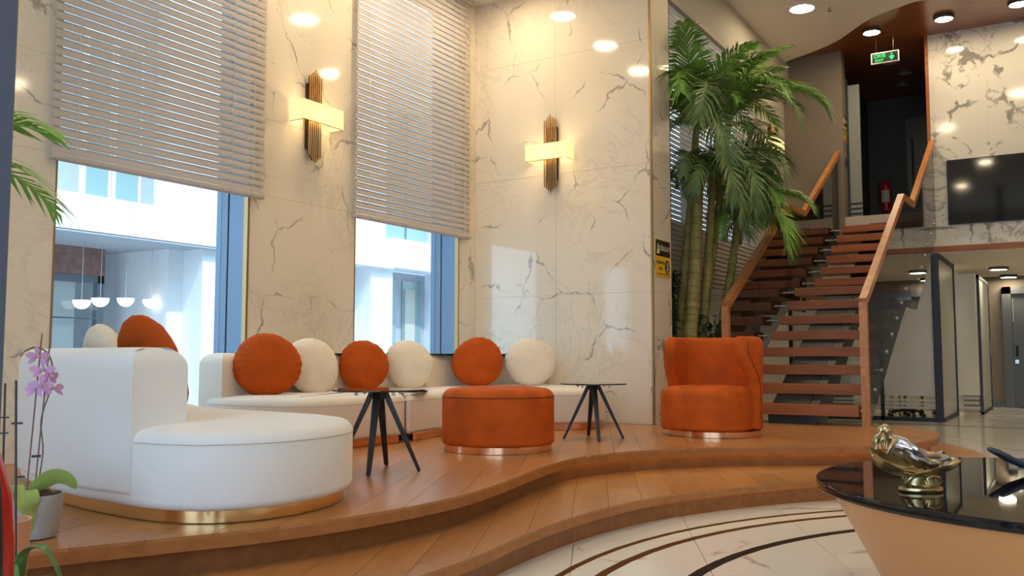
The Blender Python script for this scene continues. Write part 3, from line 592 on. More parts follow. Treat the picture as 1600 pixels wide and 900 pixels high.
# ------------------------------------------------------------------ ottoman, armchair
t = thing('ottoman', 'round rust velvet ottoman on a copper ring in front of the sofa corner', 'ottoman', (-3.43, 5.34, ZP))
put('plinth', MB().block(circle((-3.43, 5.34), .375, 64), .30, .352, .003, .003, 1), 'copper', t, True)
put('body', MB().block(circle((-3.43, 5.34), .392, 72), .345, .728, .07, .025, 7, .012), 'orange', t, True)
put('seam', MB().tube([(x, y, .672) for x, y in circle((-3.43, 5.34), .3925, 72)]+[(-3.43+.3925, 5.34, .672)], .003, 5, False), 'opiping', t)
AC = (-2.555, 7.31)
t = thing('armchair', 'rust velvet wing-back armchair on a copper ring by the stairs', 'armchair', (*AC, ZP))
put('plinth', MB().block(circle((0, 0), .375, 64), 0, .05, .003, .003, 1), 'copper', t, True, True)
seatfp = [(-.20, .26), (-.34, .10), (-.39, -.10), (-.36, -.28), (-.25, -.385), (0, -.42), (.22, -.385), (.325, -.26), (.345, -.05), (.33, .12), (.2, .26), (0, .3)]
put('seat', MB().block(ccw(catmull(seatfp, 6, True)), .052, .40, .07, .03, 6, .012), 'orange', t, True, True)
def shell():
    R = []; n = 40
    zs = [.05, .055, .07, .10, .2, .32, .42, .50, .58, .66, .73, .775, .797, .808, .812]
    for z in zs:
        d = 0
        if z > .73: d = .048*(1-sqrt(max(0, 1-((z-.73)/.082)**2)))
        if z < .07: d = .03*(.07-z)/.02
        s = max(0, min(1, (z-.36)/.36)); s = s*s*(3-2*s); phi = radians(93+29*s); ro = .395+.012*s-d; ri = .300-.012*s+d*.9; pts = []
        c = (ro+ri)/2; h = (ro-ri)/2
        for i in range(n+1): a = -phi+2*phi*i/n; pts.append((ro*sin(a), ro*cos(a), z))
        for i in range(1, 6): b = pi*i/6; pts.append(((c+h*cos(b))*sin(phi)+h*sin(b)*cos(phi), (c+h*cos(b))*cos(phi)-h*sin(b)*sin(phi), z))
        for i in range(n+1): a = phi-2*phi*i/n; pts.append((ri*sin(a), ri*cos(a), z))
        for i in range(1, 6): b = pi*i/6; pts.append((-(c-h*cos(b))*sin(phi)-h*sin(b)*cos(phi), (c-h*cos(b))*cos(phi)-h*sin(b)*sin(phi), z))
        R.append(pts)
    return MB().rings(R)
put('backrest', shell(), 'orange', t, True, True)
pp = []
for k in range(21):
    z = .06+.70*k/20; s = max(0, min(1, (z-.36)/.36)); s = s*s*(3-2*s); phi = radians(93+29*s)-.05; r = .397+.012*s; pp.append((r*sin(phi), r*cos(phi), z))
put('seam', MB().tube(pp, .003, 5), 'opiping', t, local=True); put('seam', MB().tube([(-x, y, z) for x, y, z in pp], .003, 5), 'opiping', t, local=True)

# ------------------------------------------------------------------ side tables
def side_table(label, x, y, h, a0, r=.265):
    t = thing('side_table', label, 'side table', (x, y, ZP), a0, 'black side tables')
    put('table_top', MB().block(circle((0, 0), r, 64), h-.010, h, .003, .003, 2), 'blackg', t, True, True)
    put('hub', MB().lathe([(.05, h-.05), (.055, h-.014)], n=16), 'blackm', t, True, True)
    leg = MB(); p0 = Vector((.035, 0, h-.012)); p1 = Vector((.235, 0, 0)); w0, w1 = .021, .012
    leg.rings([[p+Vector((a*w*.7, b*w, 0)) for a, b in ((-1, -1), (1, -1), (1, 1), (-1, 1))] for p, w in ((p1+Vector((0, 0, .008)), w1), (p0, w0))])
    l0 = None
    for k in range(4):
        if not l0: l0 = put('leg', leg, 'blackm', t, local=True); ft = put('foot', MB().lathe([(.009, 0), (.009, .01)], (.235, 0), 10), 'rubber', l0, local=True)
        else:
            l = share(l0, t, (0, 0, 0), (0, 0, k*pi/2)); share(ft, l)
    s0 = MB().lathe([(.004, h-.034), (.010, h-.031), (.010, h-.022), (.006, h-.02), (.006, h-.01)], (.15, 0), 10)
    for k in range(4):
        o = put('standoff', s0, 'chrome', t, True, True); o.rotation_euler = (0, 0, k*pi/2+pi/4)
side_table('black glass side table with splayed legs in front of the white sofa section', -3.375, 3.99, .462, radians(-62))
side_table('black glass side table with splayed legs before the marble wall', -3.235, 6.43, .437, radians(37))

# ------------------------------------------------------------------ staircase
RISE, RUN, Y1, XL, XRT = .187, .357, 8.82, -2.9, -1.70
def nose(y): return ZP+RISE*(1+(y-Y1)/RUN)
st = thing('staircase', 'open wooden staircase with smoked glass sides climbing to the dark hall', 'staircase', (-2.3, 8.82, ZP))
YL2 = Y1+RUN*7+1.03
steps = [(Y1+RUN*i, ZP+RISE*(i+1), .345) for i in range(7)]+[(Y1+RUN*7, ZP+RISE*8, 1.03)]+[(YL2+RUN*i, ZP+RISE*(9+i), .345) for i in range(6)]
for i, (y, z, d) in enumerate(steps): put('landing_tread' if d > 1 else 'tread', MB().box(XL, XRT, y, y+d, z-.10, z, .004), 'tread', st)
yA, yB2 = 8.86, Y1+RUN*7
zz = lambda y: nose(y)-.11
z2 = lambda y: ZP+RISE*9+RISE*(y-YL2)/RUN-.11
prof = [(yA, zz(yA)), (yB2, zz(yB2)), (YL2, zz(yB2)), (YE, z2(YE)), (YE, z2(YE)-.2), (YL2+.1, zz(yB2)-.17), (yB2+.12, zz(yB2)-.17), (9.12, ZP-.1), (yA, ZP-.1)]
put('stringer', MB().prism(prof, -2.55, -2.19, 'x'), 'darksteel', st)
put('stringer_shade_side', MB().prism(prof, -2.185, -2.10, 'x'), 'blackp', st)  # black sheet stands for the shade on the stringer's right side
def rail(x, y0):
    pts = [(x, y0, ZP), (x, y0, 1.462), (x, 11.38, 2.832), (x, 12.2, 2.858), (x, YE+.03, 4.125)]
    put('newel_post', MB().box(x-.035, x+.035, y0-.035, y0+.035, ZP, 1.46), 'rail', st)
    put('handrail', MB().bar(pts[1:], .07, .075), 'rail', st)
rail(-1.646, 8.90); rail(-2.985, 8.94)
def gl(y): return 1.44+(y-8.9)*.5605 if y < 11.38 else 2.82 if y < 12.2 else 2.83+(y-12.2)*.563
def gb(y): return max(ZP+.01, nose(y)-.27) if y < yB2 else (nose(yB2)-.27 if y < 12.2 else nose(yB2)-.27+(y-12.2)*.524)
for x, m_ in ((-1.632, 'balus'), (-3.0, 'balusl')):
    cuts = [8.95, 10.15, 11.36, 12.22, 13.3, YE]
    for a, b in zip(cuts, cuts[1:]):
        ys = [a+.004+(b-a-.008)*k/4 for k in range(5)]
        put('glass_panel', MB().prism([(y, gb(y)) for y in ys]+[(y, gl(y)) for y in ys[::-1]], x-.006, x+.006, 'x'), m_, st)
so = MB().tube([(0, 0, 0), (.085, 0, 0)], .014, 10).tube([(.0, 0, 0), (-.012, 0, 0)], .022, 12); s0 = None
for (y, z, d) in steps:
    for x, r in ((XL-.088, 0), (XRT+.075, pi)):
        for dz in ((.0,) if r == 0 else (.0,)):
            if not s0: s0 = put('standoff', so, 'chrome', st, True, True); s0.location = (x+2.3, y+.09-8.82, z-.05-ZP)
            else: share(s0, st, (x+2.3, y+.09-8.82, z-.05-ZP), (0, 0, r))

# ------------------------------------------------------------------ palms in the alcove
def frond(L, droop, n=46, leafl=.26, lw=.011, up=.55, seed=0, bend=0):
    rnd = random.Random(seed); mb = MB(); P = []; NS = 14
    p = Vector((0, 0, 0)); a = up
    for k in range(NS+1):
        P.append(p.copy()); p = p+Vector((cos(a), 0, sin(a)))*L/NS; a -= droop/NS*(1+.9*k/NS)
    mb.tube(P, [.011*(1-.85*k/NS)+.0015 for k in range(NS+1)], 5)
    for i in range(n):
        s = .12+.88*(i/(n-1))**.95; q = s*NS; k = min(NS-1, int(q)); b = P[k].lerp(P[k+1], q-k); t = (P[k+1]-P[k]).normalized(); nrm = Vector((-t.z, 0, t.x))
        l = leafl*(.55+.9*sin(pi*min(1, s*.93+.05))**.8)*(1-.35*s)*rnd.uniform(.88, 1.1)
        for sd in (-1, 1):
            ang = radians(62-34*s+rnd.uniform(-6, 6)); dr = t*cos(ang)+Vector((0, sd, 0))*sin(ang)+nrm*(.22+rnd.uniform(-.12, .12)); dr.normalize()
            w = t*lw; c1 = b+dr*l*.45+Vector((0, 0, -.03*l)); c2 = b+dr*l+Vector((0, 0, -.30*l-rnd.uniform(0, .12)*l))
            mb.add([b-w*.5, b+w*.5, c1+w+nrm*.002, c1-w, c2], [(0, 1, 2, 3), (3, 2, 4)])
    return mb
FR = {}
def get_frond(key):
    if key not in FR:
        L, dr, up, m_, ll = key
        FR[key] = put('frond', frond(L, dr, 64, ll, .0125, up, len(FR)), m_, None, False, True); return FR[key], True
    return FR[key], False
def palm(label, base, top, r, specs, sheath=True, group='tall palms in the stair alcove'):
    t = thing('palm_tree', label, 'palm', base, group=group); B = Vector(base); T = Vector(top)-B; path = []; rr = []
    n = int(T.length/.075)
    for k in range(n):
        for dz, f in ((0, 1.0), (.62, .94), (.93, .97), (.97, 1.06)):
            s = (k+dz)/n; path.append(T*s+Vector((0, .04*sin(s*pi), 0))); rr.append(r*f*(1-.32*s))
    put('trunk', MB().tube(path, rr, 14), 'trunk', t, True, True)
    if sheath:
        sh = MB()
        for k in range(5):
            a = k*1.256; sh.tube([T-Vector((0, 0, .28)), T+Vector((cos(a)*r*.5, sin(a)*r*.5, .05)), T+Vector((cos(a)*r*1.6, sin(a)*r*1.6, .16))], [r*.72, r*.5, r*.12], 7)
        put('leaf_sheath', sh, 'sheath', t, True, True)
    for az, key, roll, sc in specs:
        f, first = get_frond(key); o = f if first else share(f)
        o.parent = t; o.location = T+Vector((0, 0, random.uniform(-.03, .05))); o.rotation_euler = (roll, 0, radians(az)); o.scale = (sc,)*3
    return t
def fan(keys, az0, n, skew=True, spread=(0, 360)):
    out = []
    for i in range(n):
        az = az0+spread[0]+(spread[1]-spread[0])*i/n+random.uniform(-10, 10); k = keys[i % len(keys)]; sc = random.uniform(.88, 1.08)
        if cos(radians(az)) < -.2: sc *= .42 if skew else .62
        elif sin(radians(az)) < -.75: sc *= .7
        out.append((az, k, random.uniform(-.35, .35), sc))
    return out
UPB = (1.15, .95, 1.36, 'leaf', .30); UPL = (1.1, .75, 1.42, 'leafl', .29); MID = (1.15, 1.6, 1.0, 'leaf', .30); MIDD = (1.15, 1.85, .85, 'leafd', .30); LOW = (1.1, 1.9, .45, 'leafd', .31); LOWG = (1.0, 1.8, .5, 'leafl', .28); HANG = (1.05, 1.5, .05, 'leafd', .31)
palm('palm with the thickest ringed trunk in front, dark drooping fronds', (-3.31, 8.70, .85), (-3.30, 9.08, 2.92), .078, fan([LOW, HANG, MIDD, LOW], 20, 14), False)
palm('palm with a brown sheath on its middle trunk behind the thick one', (-3.32, 9.06, .85), (-3.28, 9.47, 2.95), .058, fan([MIDD, LOW], 50, 12))
palm('short leaning palm nearest the stair rail with a split brown sheath', (-3.20, 9.22, .85), (-3.17, 9.98, 2.50), .06, fan([MID, LOWG, LOW], 5, 14))
palm('tallest palm on the left with bright upright fronds at the ceiling', (-3.52, 8.86, .85), (-3.38, 9.25, 3.42), .055, fan([UPB, UPL, MID, MIDD], 10, 13)+[(-76, MID, .2, 1.3), (-66, MIDD, -.2, 1.28), (-72, UPB, .1, 1.1), (-56, LOW, .3, 1.1)], False)
palm('tall palm on the right whose upright fronds reach the soffit', (-3.45, 9.32, .85), (-3.22, 9.86, 3.58), .055, fan([UPB, MID, UPL, MIDD], 40, 13)+[(20, MID, .1, 1.15), (65, LOW, .1, 1.1), (-30, MID, .1, 1.0)], False)
t = thing('planter_box', 'low dark planter holding the palms behind the armchair', 'planter', (-3.38, 9.05, ZP))
put('box', MB().box(-3.66, -3.06, 8.56, 9.55, ZP, .86, .01), 'planter', t); put('soil', MB().box(-3.63, -3.09, 8.59, 9.52, .86, .875), 'soil', t)
def bush(label, base, h, r, n, mat, ll, seed):
    rnd = random.Random(seed); t = thing('leafy_shrub', label, 'shrub', base, group=None); fo = MB(); stm = MB()
    for s in range(7):
        a = rnd.uniform(0, 6.3); tip = Vector((r*.6*cos(a), r*.6*sin(a), h*rnd.uniform(.75, 1)))
        stm.tube([(0, 0, 0), tip*.5+Vector((0, 0, .05)), tip], .005, 5)
        for k in range(n//7):
            f = rnd.uniform(.12, 1); b = tip*f; d = Vector((rnd.uniform(-1, 1), rnd.uniform(-1, 1), rnd.uniform(-.7, .6))).normalized(); w = d.cross(Vector((0, 0, 1))).normalized()*ll*.14
            e = b+d*ll; m = b+d*ll*.45+Vector((0, 0, .01)); fo.add([b, m+w, e, m-w], [(0, 1, 2, 3)])
    put('stems', stm, 'stem', t, local=True); o = put('foliage', fo, mat, t, local=True); o['kind'] = 'stuff'; return t
bush('dark narrow-leaved shrub at the left foot of the palms beside the pillar', (-3.56, 8.72, .87), 1.12, .34, 420, 'bush', .17, 3)
bush('small leafy shrub at the foot of the palms above the armchair', (-3.22, 9.18, .87), .55, .30, 260, 'bush', .10, 4)

# ------------------------------------------------------------------ signs
def warn_sign(label, loc, rz, w=.37, h=.37):
    t = thing('warning_sign', label, 'sign', loc, rz)                   # local: faces -y, x right, z up
    put('plate', MB().box(-w/2, w/2, -.004, 0, -h/2, h/2), 'yellow', t, local=True)
    put('header', MB().box(-w/2+.006, w/2-.006, -.0055, -.004, h*.06, h/2-.006), 'signblk', t, local=True)
    put('border', MB().box(-w/2+.02, w/2-.02, -.0052, -.004, -h/2+.03, -h/2+.036), 'signblk', t, local=True)
    tri = [(-w/2+.025, h*.12), (-w/2+.095, h*.12), (-w/2+.06, h*.40)]
    put('triangle', MB().prism(tri, -.0075, -.0055, 'y'), 'signcream', t, local=True)
    text('lettering', '!', h*.2, 'signblk', t, (-w/2+.06, -.0082, h*.215), (pi/2, 0, 0))
    text('lettering', 'DİKKAT!', h*.19, 'signcream', t, (.045, -.0065, h*.265), (pi/2, 0, 0))
    text('lettering', 'BASAMAK', h*.125, 'signblk', t, (-.062, -.0055, -h*.11), (pi/2, 0, 0))
    text('lettering', 'VAR', h*.125, 'signblk', t, (-.062, -.0055, -h*.27), (pi/2, 0, 0))
    put('round_icon', MB().prism([(.105+.055*cos(a*pi/16), -.075+.055*1.25*sin(a*pi/16)) for a in range(32)], -.0055, -.004, 'y'), 'signblk', t, local=True)
    fig = MB()                                                          # tumbling figure on a step
    fig.prism([(.100+.010*cos(a*pi/6), -.038+.010*sin(a*pi/6)) for a in range(12)], -.0075, -.0055, 'y')
    fig.prism([(.092, -.052), (.104, -.047), (.122, -.078), (.110, -.086)], -.0075, -.0055, 'y'); fig.prism([(.110, -.083), (.120, -.077), (.138, -.100), (.130, -.106)], -.0075, -.0055, 'y')
    fig.prism([(.108, -.08), (.115, -.086), (.100, -.112), (.092, -.107)], -.0075, -.0055, 'y'); fig.prism([(.100, -.056), (.104, -.05), (.134, -.056), (.132, -.063)], -.0075, -.0055, 'y'); fig.prism([(.078, -.112), (.096, -.120), (.128, -.120), (.128, -.126), (.084, -.124)], -.0075, -.0055, 'y')
    put('falling_figure', fig, 'signcream', t, local=True); return t
warn_sign('yellow and black DİKKAT step warning sign on the marble pillar edge', (XR+.002, 8.265, 1.905), pi/2)
warn_sign('yellow and black DİKKAT step warning sign on the grey wall by the hall opening', (-2.898, YE+.125, 4.53), pi/2, .235, .42)
t = thing('exit_sign', 'green lit ÇIKIŞ EXIT sign with down arrow hanging before the hall', 'sign', (-2.184, 14.0, 5.372))
put('frame', MB().box(-.195, .195, -.02, .02, -.085, .085, .006), 'silver', t, local=True); put('face', MB().box(-.178, .178, -.023, -.0195, -.068, .068), 'exitdark', t, local=True)
text('lettering', 'ÇIKIŞ', .066, 'green', t, (-.07, -.0245, .026), (pi/2, 0, 0)); text('lettering', 'EXIT', .056, 'green', t, (-.075, -.0245, -.040), (pi/2, 0, 0))
put('arrow', MB().prism([(.088, .05), (.104, .05), (.104, .0), (.128, .012), (.128, -.012), (.096, -.052), (.064, -.012), (.064, .012), (.088, .0)], -.025, -.023, 'y'), 'green', t, local=True)
for sx in (-.12, .12): put('hanger', MB().tube([(sx, 0, .085), (sx, 0, .366)], .003, 6), 'chrome', t, local=True)

# ------------------------------------------------------------------ screen on the book-matched wall
t = thing('wall_screen_display', 'large black television on the book-matched marble wall', 'television', (-.60, YE-.03, 3.34))
put('screen', MB().box(-.845, .845, -.022, -.018, -.465, .465), 'tv', t, local=True); put('bezel', MB().box(-.855, .855, -.018, .026, -.475, .475, .004), 'blackp', t, local=True)
# ------------------------------------------------------------------ fire extinguisher, hall doors
t = thing('fire_extinguisher', 'red fire extinguisher with pale label on the back wall of the dark hall', 'extinguisher', (-2.80, 17.6, 3.60))
put('body', MB().lathe([(.01, 0), (.085, .01), (.095, .04), (.095, .46), (.085, .52), (.04, .56), (.03, .60), (.01, .61)], n=24), 'ext', t, True, True)
put('label', MB().rings([[(.097*cos(a), .097*sin(a), z) for a in [-pi*.75+pi*.5*k/8 for k in range(9)]] for z in (.18, .40)], False, False, False), 'label', t, local=True)
put('handle', MB().box(-.02, .12, -.015, .015, .62, .64).box(-.02, .10, -.015, .015, .665, .68).box(-.02, .02, -.02, .02, .60, .67), 'blackm', t, local=True)
put('hose', MB().tube([(-.03, 0, .63), (-.13, 0, .58), (-.14, 0, .35), (-.115, 0, .15)], .012, 8), 'rubber', t, local=True)
d = struct('door_2', MB().box(-2.42, -1.75, 17.55, 17.6, 3.1, 5.3), 'blackp'); put('door_handle', MB().tube([(-2.32, 17.5, 4.0), (-2.32, 17.5, 4.9)], .015, 8), 'chrome', d)
d = struct('door_3', MB().box(-3.1, -3.06, 15.6, 17.2, 3.1, 5.3), 'blackp'); put('door_handle', MB().tube([(-3.0, 15.8, 3.9), (-3.0, 15.8, 4.6)], .015, 8), 'chrome', d)
d = struct('door_4', MB().box(-2.87, -2.70, 14.75, 14.80, 3.1, 5.25), 'film'); put('film_stripe', MB().box(-2.87, -2.70, 14.745, 14.75, 3.17, 3.20).box(-2.87, -2.70, 14.745, 14.75, 3.25, 3.28).box(-2.87, -2.70, 14.745, 14.75, 3.33, 3.36), 'blackp', d)
put('door_frame', MB().box(-2.90, -2.87, 14.70, 14.82, 3.1, 5.35), 'darksteel', d)
t = thing('light_switch', 'small black switch under the warning sign by the hall opening', 'switch', (-2.897, YE+.16, 3.99)); put('plate', MB().box(0, .012, -.04, .04, -.06, .06, .003), 'blackp', t, local=True); put('rocker', MB().box(.012, .016, -.02, .02, -.03, .03), 'rubber', t, local=True)

# ------------------------------------------------------------------ glazed office and far door under the landing
of = thing('office_partition', 'frosted glass office front with black posts beneath the landing', 'partition', (-1.66, YE, 0))
put('post', MB().box(-1.71, -1.61, YE-.05, YE+.05, 0, 2.46, .006), 'blackp', of); put('post', MB().box(-2.46, -2.41, YE-.03, YE+.03, 0, 2.46), 'blackp', of); put('post', MB().box(-3.8, -3.74, YE-.03, YE+.03, 0, 2.46), 'blackp', of)
put('rail', MB().box(-3.8, -1.7, YE-.03, YE+.03, 0, .06), 'blackp', of); put('rail', MB().box(-3.8, -1.7, YE-.03, YE+.03, 2.40, 2.46), 'blackp', of)
for x0, x1 in ((-3.74, -2.46), (-2.41, -1.71)):
    put('frosted_pane', MB().box(x0, x1, YE-.006, YE+.006, .37, 2.40), 'frost', of)
    for z in (.29, .235, .18): put('frosted_band', MB().box(x0, x1, YE-.006, YE+.006, z, z+.035), 'frost', of)
    put('clear_pane', MB().box(x0, x1, YE-.003, YE+.003, .06, .37), 'clear', of)
put('frosted_pane', MB().box(-1.626, -1.614, YE+.05, 16.25, .06, 2.38), 'frost', of); put('rail', MB().box(-1.64, -1.60, YE+.05, 16.3, .0, .06), 'blackp', of); put('rail', MB().box(-1.64, -1.60, YE+.05, 16.3, 2.38, 2.46), 'blackp', of); put('post', MB().box(-1.64, -1.59, 16.25, 16.31, 0, 2.46), 'blackp', of)
put('notice', MB().box(-1.612, -1.609, 16.0, 16.16, 1.75, 1.98), 'label', of)
struct('wall_pier', MB().box(-1.62, -1.30, 16.4, 16.6, .32, 2.3), 'cream'); 
t = thing('glass_door', 'dark framed glass door beyond the office partition with striped film', 'door', (-1.28, 17.6, 0))
put('frame', MB().box(-1.30, -1.26, 16.62, 16.70, 0, 2.3).box(-1.30, -1.26, 18.6, 18.68, 0, 2.3).box(-1.30, -1.26, 16.62, 18.68, 2.24, 2.3).box(-1.30, -1.26, 16.62, 18.68, 0, .05), 'blackp', t)
put('pane', MB().box(-1.285, -1.275, 16.7, 18.6, .05, 2.24), 'frost', t); put('handle', MB().tube([(-1.23, 18.3, .95), (-1.23, 18.3, 1.25)], .014, 8), 'chrome', t)
t = thing('stripe_panel', 'low striped frosted panel beside the pale pier', 'panel', (-1.46, 16.5, 0))
for z in (.25, .17, .09): put('frosted_band', MB().box(-1.60, -1.31, 16.48, 16.49, z, z+.05), 'frost', t)
d = struct('door_1', MB().box(-.93, .25, 19.22, 19.27, .02, 2.12), 'doorg')
put('door_frame', MB().box(-1.08, -.93, 19.16, 19.3, 0, 2.25).box(-1.08, .4, 19.16, 19.3, 2.12, 2.25), 'doorg', d); put('inset_panel', MB().box(-.80, .1, 19.21, 19.225, 1.35, 1.95).box(-.80, .1, 19.21, 19.225, .25, 1.2), 'doorg', d)
put('door_handle', MB().tube([(-.86, 19.17, .95), (-.86, 19.17, 1.15)], .02, 8), 'blackm', d); put('lock', MB().box(-.90, -.84, 19.19, 19.22, .82, .89), 'chrome', d); put('closer', MB().box(-.6, -.35, 19.12, 19.2, 2.05, 2.12), 'alu', d)
put('glass_slot', MB().box(-.915, -.90, 19.215, 19.222, 1.6, 2.05), 'frost', d)
def office_chair(label, x, y, rz):
    t = thing('office_chair', label, 'chair', (x, y, 0), rz, 'office chairs behind the frosted glass')
    base = MB()
    for k in range(5): a = k*1.2566; base.tube([(0, 0, .12), (.27*cos(a), .27*sin(a), .085)], .02, 6)
    put('star_base', base, 'chairblk', t, local=True)
    for k in range(5):
        a = k*1.2566; put('caster', MB().tube([(.27*cos(a)-.02, .27*sin(a), .03), (.27*cos(a)+.02, .27*sin(a), .03)], .03, 12), 'chairblk', t, True, True)
    put('column', MB().tube([(0, 0, .1), (0, 0, .45)], .025, 8), 'chrome', t, local=True)
    put('seat', MB().block(circle((0, 0), .24, 24), .45, .52, .03, .02, 3), 'chairblk', t, True, True); put('backrest', MB().box(-.2, .2, .2, .25, .6, 1.05, .02), 'chairblk', t, local=True)
office_chair('black swivel chair base seen under the film, left one', -2.25, 15.3, .3); office_chair('black swivel chair base seen under the film, right one', -2.1, 16.05, 1.0)
t = thing('office_table', 'pale office table behind the frosted glass', 'table', (-2.8, 15.6, 0))
put('table_top', MB().box(-3.3, -2.3, 15.2, 16.2, .70, .74), 'cream', t)
for x in (-3.2, -2.45):
    for y in (15.3, 16.1): put('leg', MB().box(x-.02, x+.02, y-.02, y+.02, 0, .7), 'cream', t)

# ------------------------------------------------------------------ round reception table with two sculptures
TC = (.066, 3.743)
t = thing('round_table', 'big round table with black glass top on a tapering copper drum', 'table', (*TC, 0))
put('table_top', MB().block(circle(TC, .931, 128), .468, .50, .006, .006, 2), 'blackg', t, True)
put('drum', MB().lathe([(.62, 0), (.66, .05), (.885, .468)], TC, 96), 'tablec', t, True)
def skin_obj(name, verts, edges, radii, mat, parent, sub=2, loc=(0, 0, 0)):
    me = bpy.data.meshes.new(name); me.from_pydata(verts, edges, []); me.materials.append(M[mat])
    o = bpy.data.objects.new(name, me); COL.objects.link(o); o.parent = parent; o.location = loc
    o.modifiers.new('Skin', 'SKIN'); sv = me.skin_vertices[0].data
    for i, r in enumerate(radii): sv[i].radius = (r, r) if not isinstance(r, tuple) else r
    sv[0].use_root = True; o.modifiers['Skin'].use_smooth_shade = True
    s = o.modifiers.new('Sub', 'SUBSURF'); s.levels = sub; s.render_levels = sub; return o
fg = thing('shell_figurine', 'gold and silver figurine of a woman reclining in a shell on the black table', 'figurine', (-0.452, 3.316, .50), YAW+radians(4))
put('base', MB().rings([[(.005+sx*cos(2*pi*i/40), sy*sin(2*pi*i/40), z) for i in range(40)] for sx, sy, z in ((.068, .046, 0), (.074, .05, .006), (.072, .049, .014), (.056, .038, .018), (.046, .034, .026))]), 'brassold', fg, True, True)
put('scroll', MB().tube([(.062, 0, .018), (.068, -.012, .032), (.056, -.022, .048), (.03, -.026, .053), (.012, -.028, .044), (.016, -.03, .03)], [.004, .007, .008, .008, .007, .004], 10).tube([(-.04, -.02, .02), (-.055, -.025, .036), (-.04, -.028, .052), (-.012, -.026, .056)], [.004, .007, .008, .006], 10).tube([(-.02, 0, .02), (-.01, 0, .06)], .03, 12).tube([(.03, 0, .02), (.025, 0, .06)], .022, 12), 'brassold', fg, True, True)
def shellboat():
    m = 20; outs = []                                   # x, front rim z, back rim z, bottom z, half width
    for x, zf, zk, zb, w in ((-.160, .128, .132, .118, .012), (-.154, .118, .138, .098, .034), (-.140, .108, .142, .080, .05), (-.115, .094, .138, .064, .06), (-.085, .082, .126, .054, .064), (-.05, .079, .116, .048, .064), (-.01, .088, .110, .047, .06), (.03, .093, .106, .050, .054), (.07, .096, .106, .058, .046), (.105, .101, .108, .070, .036), (.132, .105, .110, .084, .024), (.148, .104, .106, .095, .012), (.152, .101, .102, .098, .004)):
        o_, i_ = [], []
        for k in range(m+1):
            a = pi*k/m; rim = zf-.010*sin(pi*min(1, max(0, (x+.15)/.3)))+(zk-zf)*k/m; rip = 1+.06*sin(a*11+x*40); d = rim-zb; fl_ = 1+.10*abs(cos(a))**6
            o_.append((x, -w*cos(a)*rip*fl_, rim-d*sin(a)**.75)); i_.append((x*.985, -(w*.93)*cos(a)*fl_, rim+.0008-d*.86*sin(a)**.75))
        outs.append(o_+i_[::-1])
    return MB().rings(outs)
put('shell', shellboat(), 'brassold', fg, True, True)
V = [(-.045, -.004, .118), (-.07, -.006, .142), (-.088, -.008, .162), (-.100, -.010, .180), (-.107, -.011, .190), (-.112, -.012, .201), (-.114, -.012, .211),
     (-.096, -.034, .172), (-.118, -.040, .150), (-.126, -.034, .124), (-.088, .018, .176), (-.045, .016, .158), (.0, .0, .140), (.05, -.012, .122), (.075, -.014, .112),
     (-.015, -.022, .112), (.035, -.026, .124), (.08, -.018, .106), (.10, -.018, .108), (-.012, .012, .114), (.042, .008, .120), (.09, .006, .104), (.112, .006, .108)]
Ed = [(0, 1), (1, 2), (2, 3), (3, 4), (4, 5), (5, 6), (2, 7), (7, 8), (8, 9), (2, 10), (10, 11), (11, 12), (12, 13), (13, 14), (0, 15), (15, 16), (16, 17), (17, 18), (0, 19), (19, 20), (20, 21), (21, 22)]
Rd = [.022, .018, .021, .012, .0075, .0135, .011, .0095, .007, .0055, .0095, .0075, .006, .0055, .004, .016, .012, .0085, .006, .016, .012, .0085, .006]
skin_obj('figure', V, Ed, Rd, 'goldskin', fg, 2)
put('nose', MB().tube([(-.1125, -.0235, .206), (-.1128, -.0265, .2015)], [.0012, .0022], 8).tube([(-.1155, -.0235, .1975), (-.1100, -.0235, .1975)], [.0012, .0012], 6), 'goldskin', fg, True, True)
dr = []
for i in range(18):
    u = i/17; cx = -.098+.185*u; cz = .166-.058*min(1, u*1.35)+.006*sin(u*8); w = .024+.032*sin(pi*min(1, u*1.15+.05)); h = .026+.008*(1-u); ring = []
    for k in range(36):
        a = 2*pi*k/36; rip = 1+.10*sin(a*6+u*11)+.07*sin(a*10-u*16)+.05*sin(a*15+u*23); ring.append((cx+.012*sin(a*3+u*5)*u, -.006+w*cos(a)*rip, cz-.010+h*sin(a)*rip))
    dr.append(ring)
put('gown', MB().rings(dr), 'silvold', fg, True, True)
hr = MB().rings([[(-.1145+.0165*sin(b)*cos(a), -.0035+.0155*sin(b)*sin(a), .2085+.0165*cos(b)) for a in [2*pi*k/20 for k in range(20)]] for b in [.15+.27*q for q in range(8)]])
for k, (ax, ay) in enumerate(((-1.05, -.15), (-1, .3), (-1, .7), (-.8, 1), (-.4, 1.1), (.2, 1.1), (.7, .9), (1, .5), (1.05, .1))):
    b = Vector((-.1145, -.0035, .206)); w = .0022*(-1)**k
    hr.tube(catmull([tuple(b+Vector((ax*.012, ay*.011, .008))), tuple(b+Vector((ax*.019+w, ay*.016, -.008))), tuple(b+Vector((ax*.020-.006-w, ay*.017+w, -.026))), tuple(b+Vector((ax*.024-.012+w, ay*.019, -.046))), tuple(b+Vector((ax*.020-.014, ay*.016, -.066)))], 4), [.0045+.0022*sin(q*.8) if q < 15 else .003 for q in range(17)], 7)
put('hair', hr, 'brassold', fg, True, True)
hd = thing('hand_sculpture', 'slate blue open hand sculpture lying palm up on the black table', 'sculpture', (-.145, 4.045, .50), YAW-radians(8))
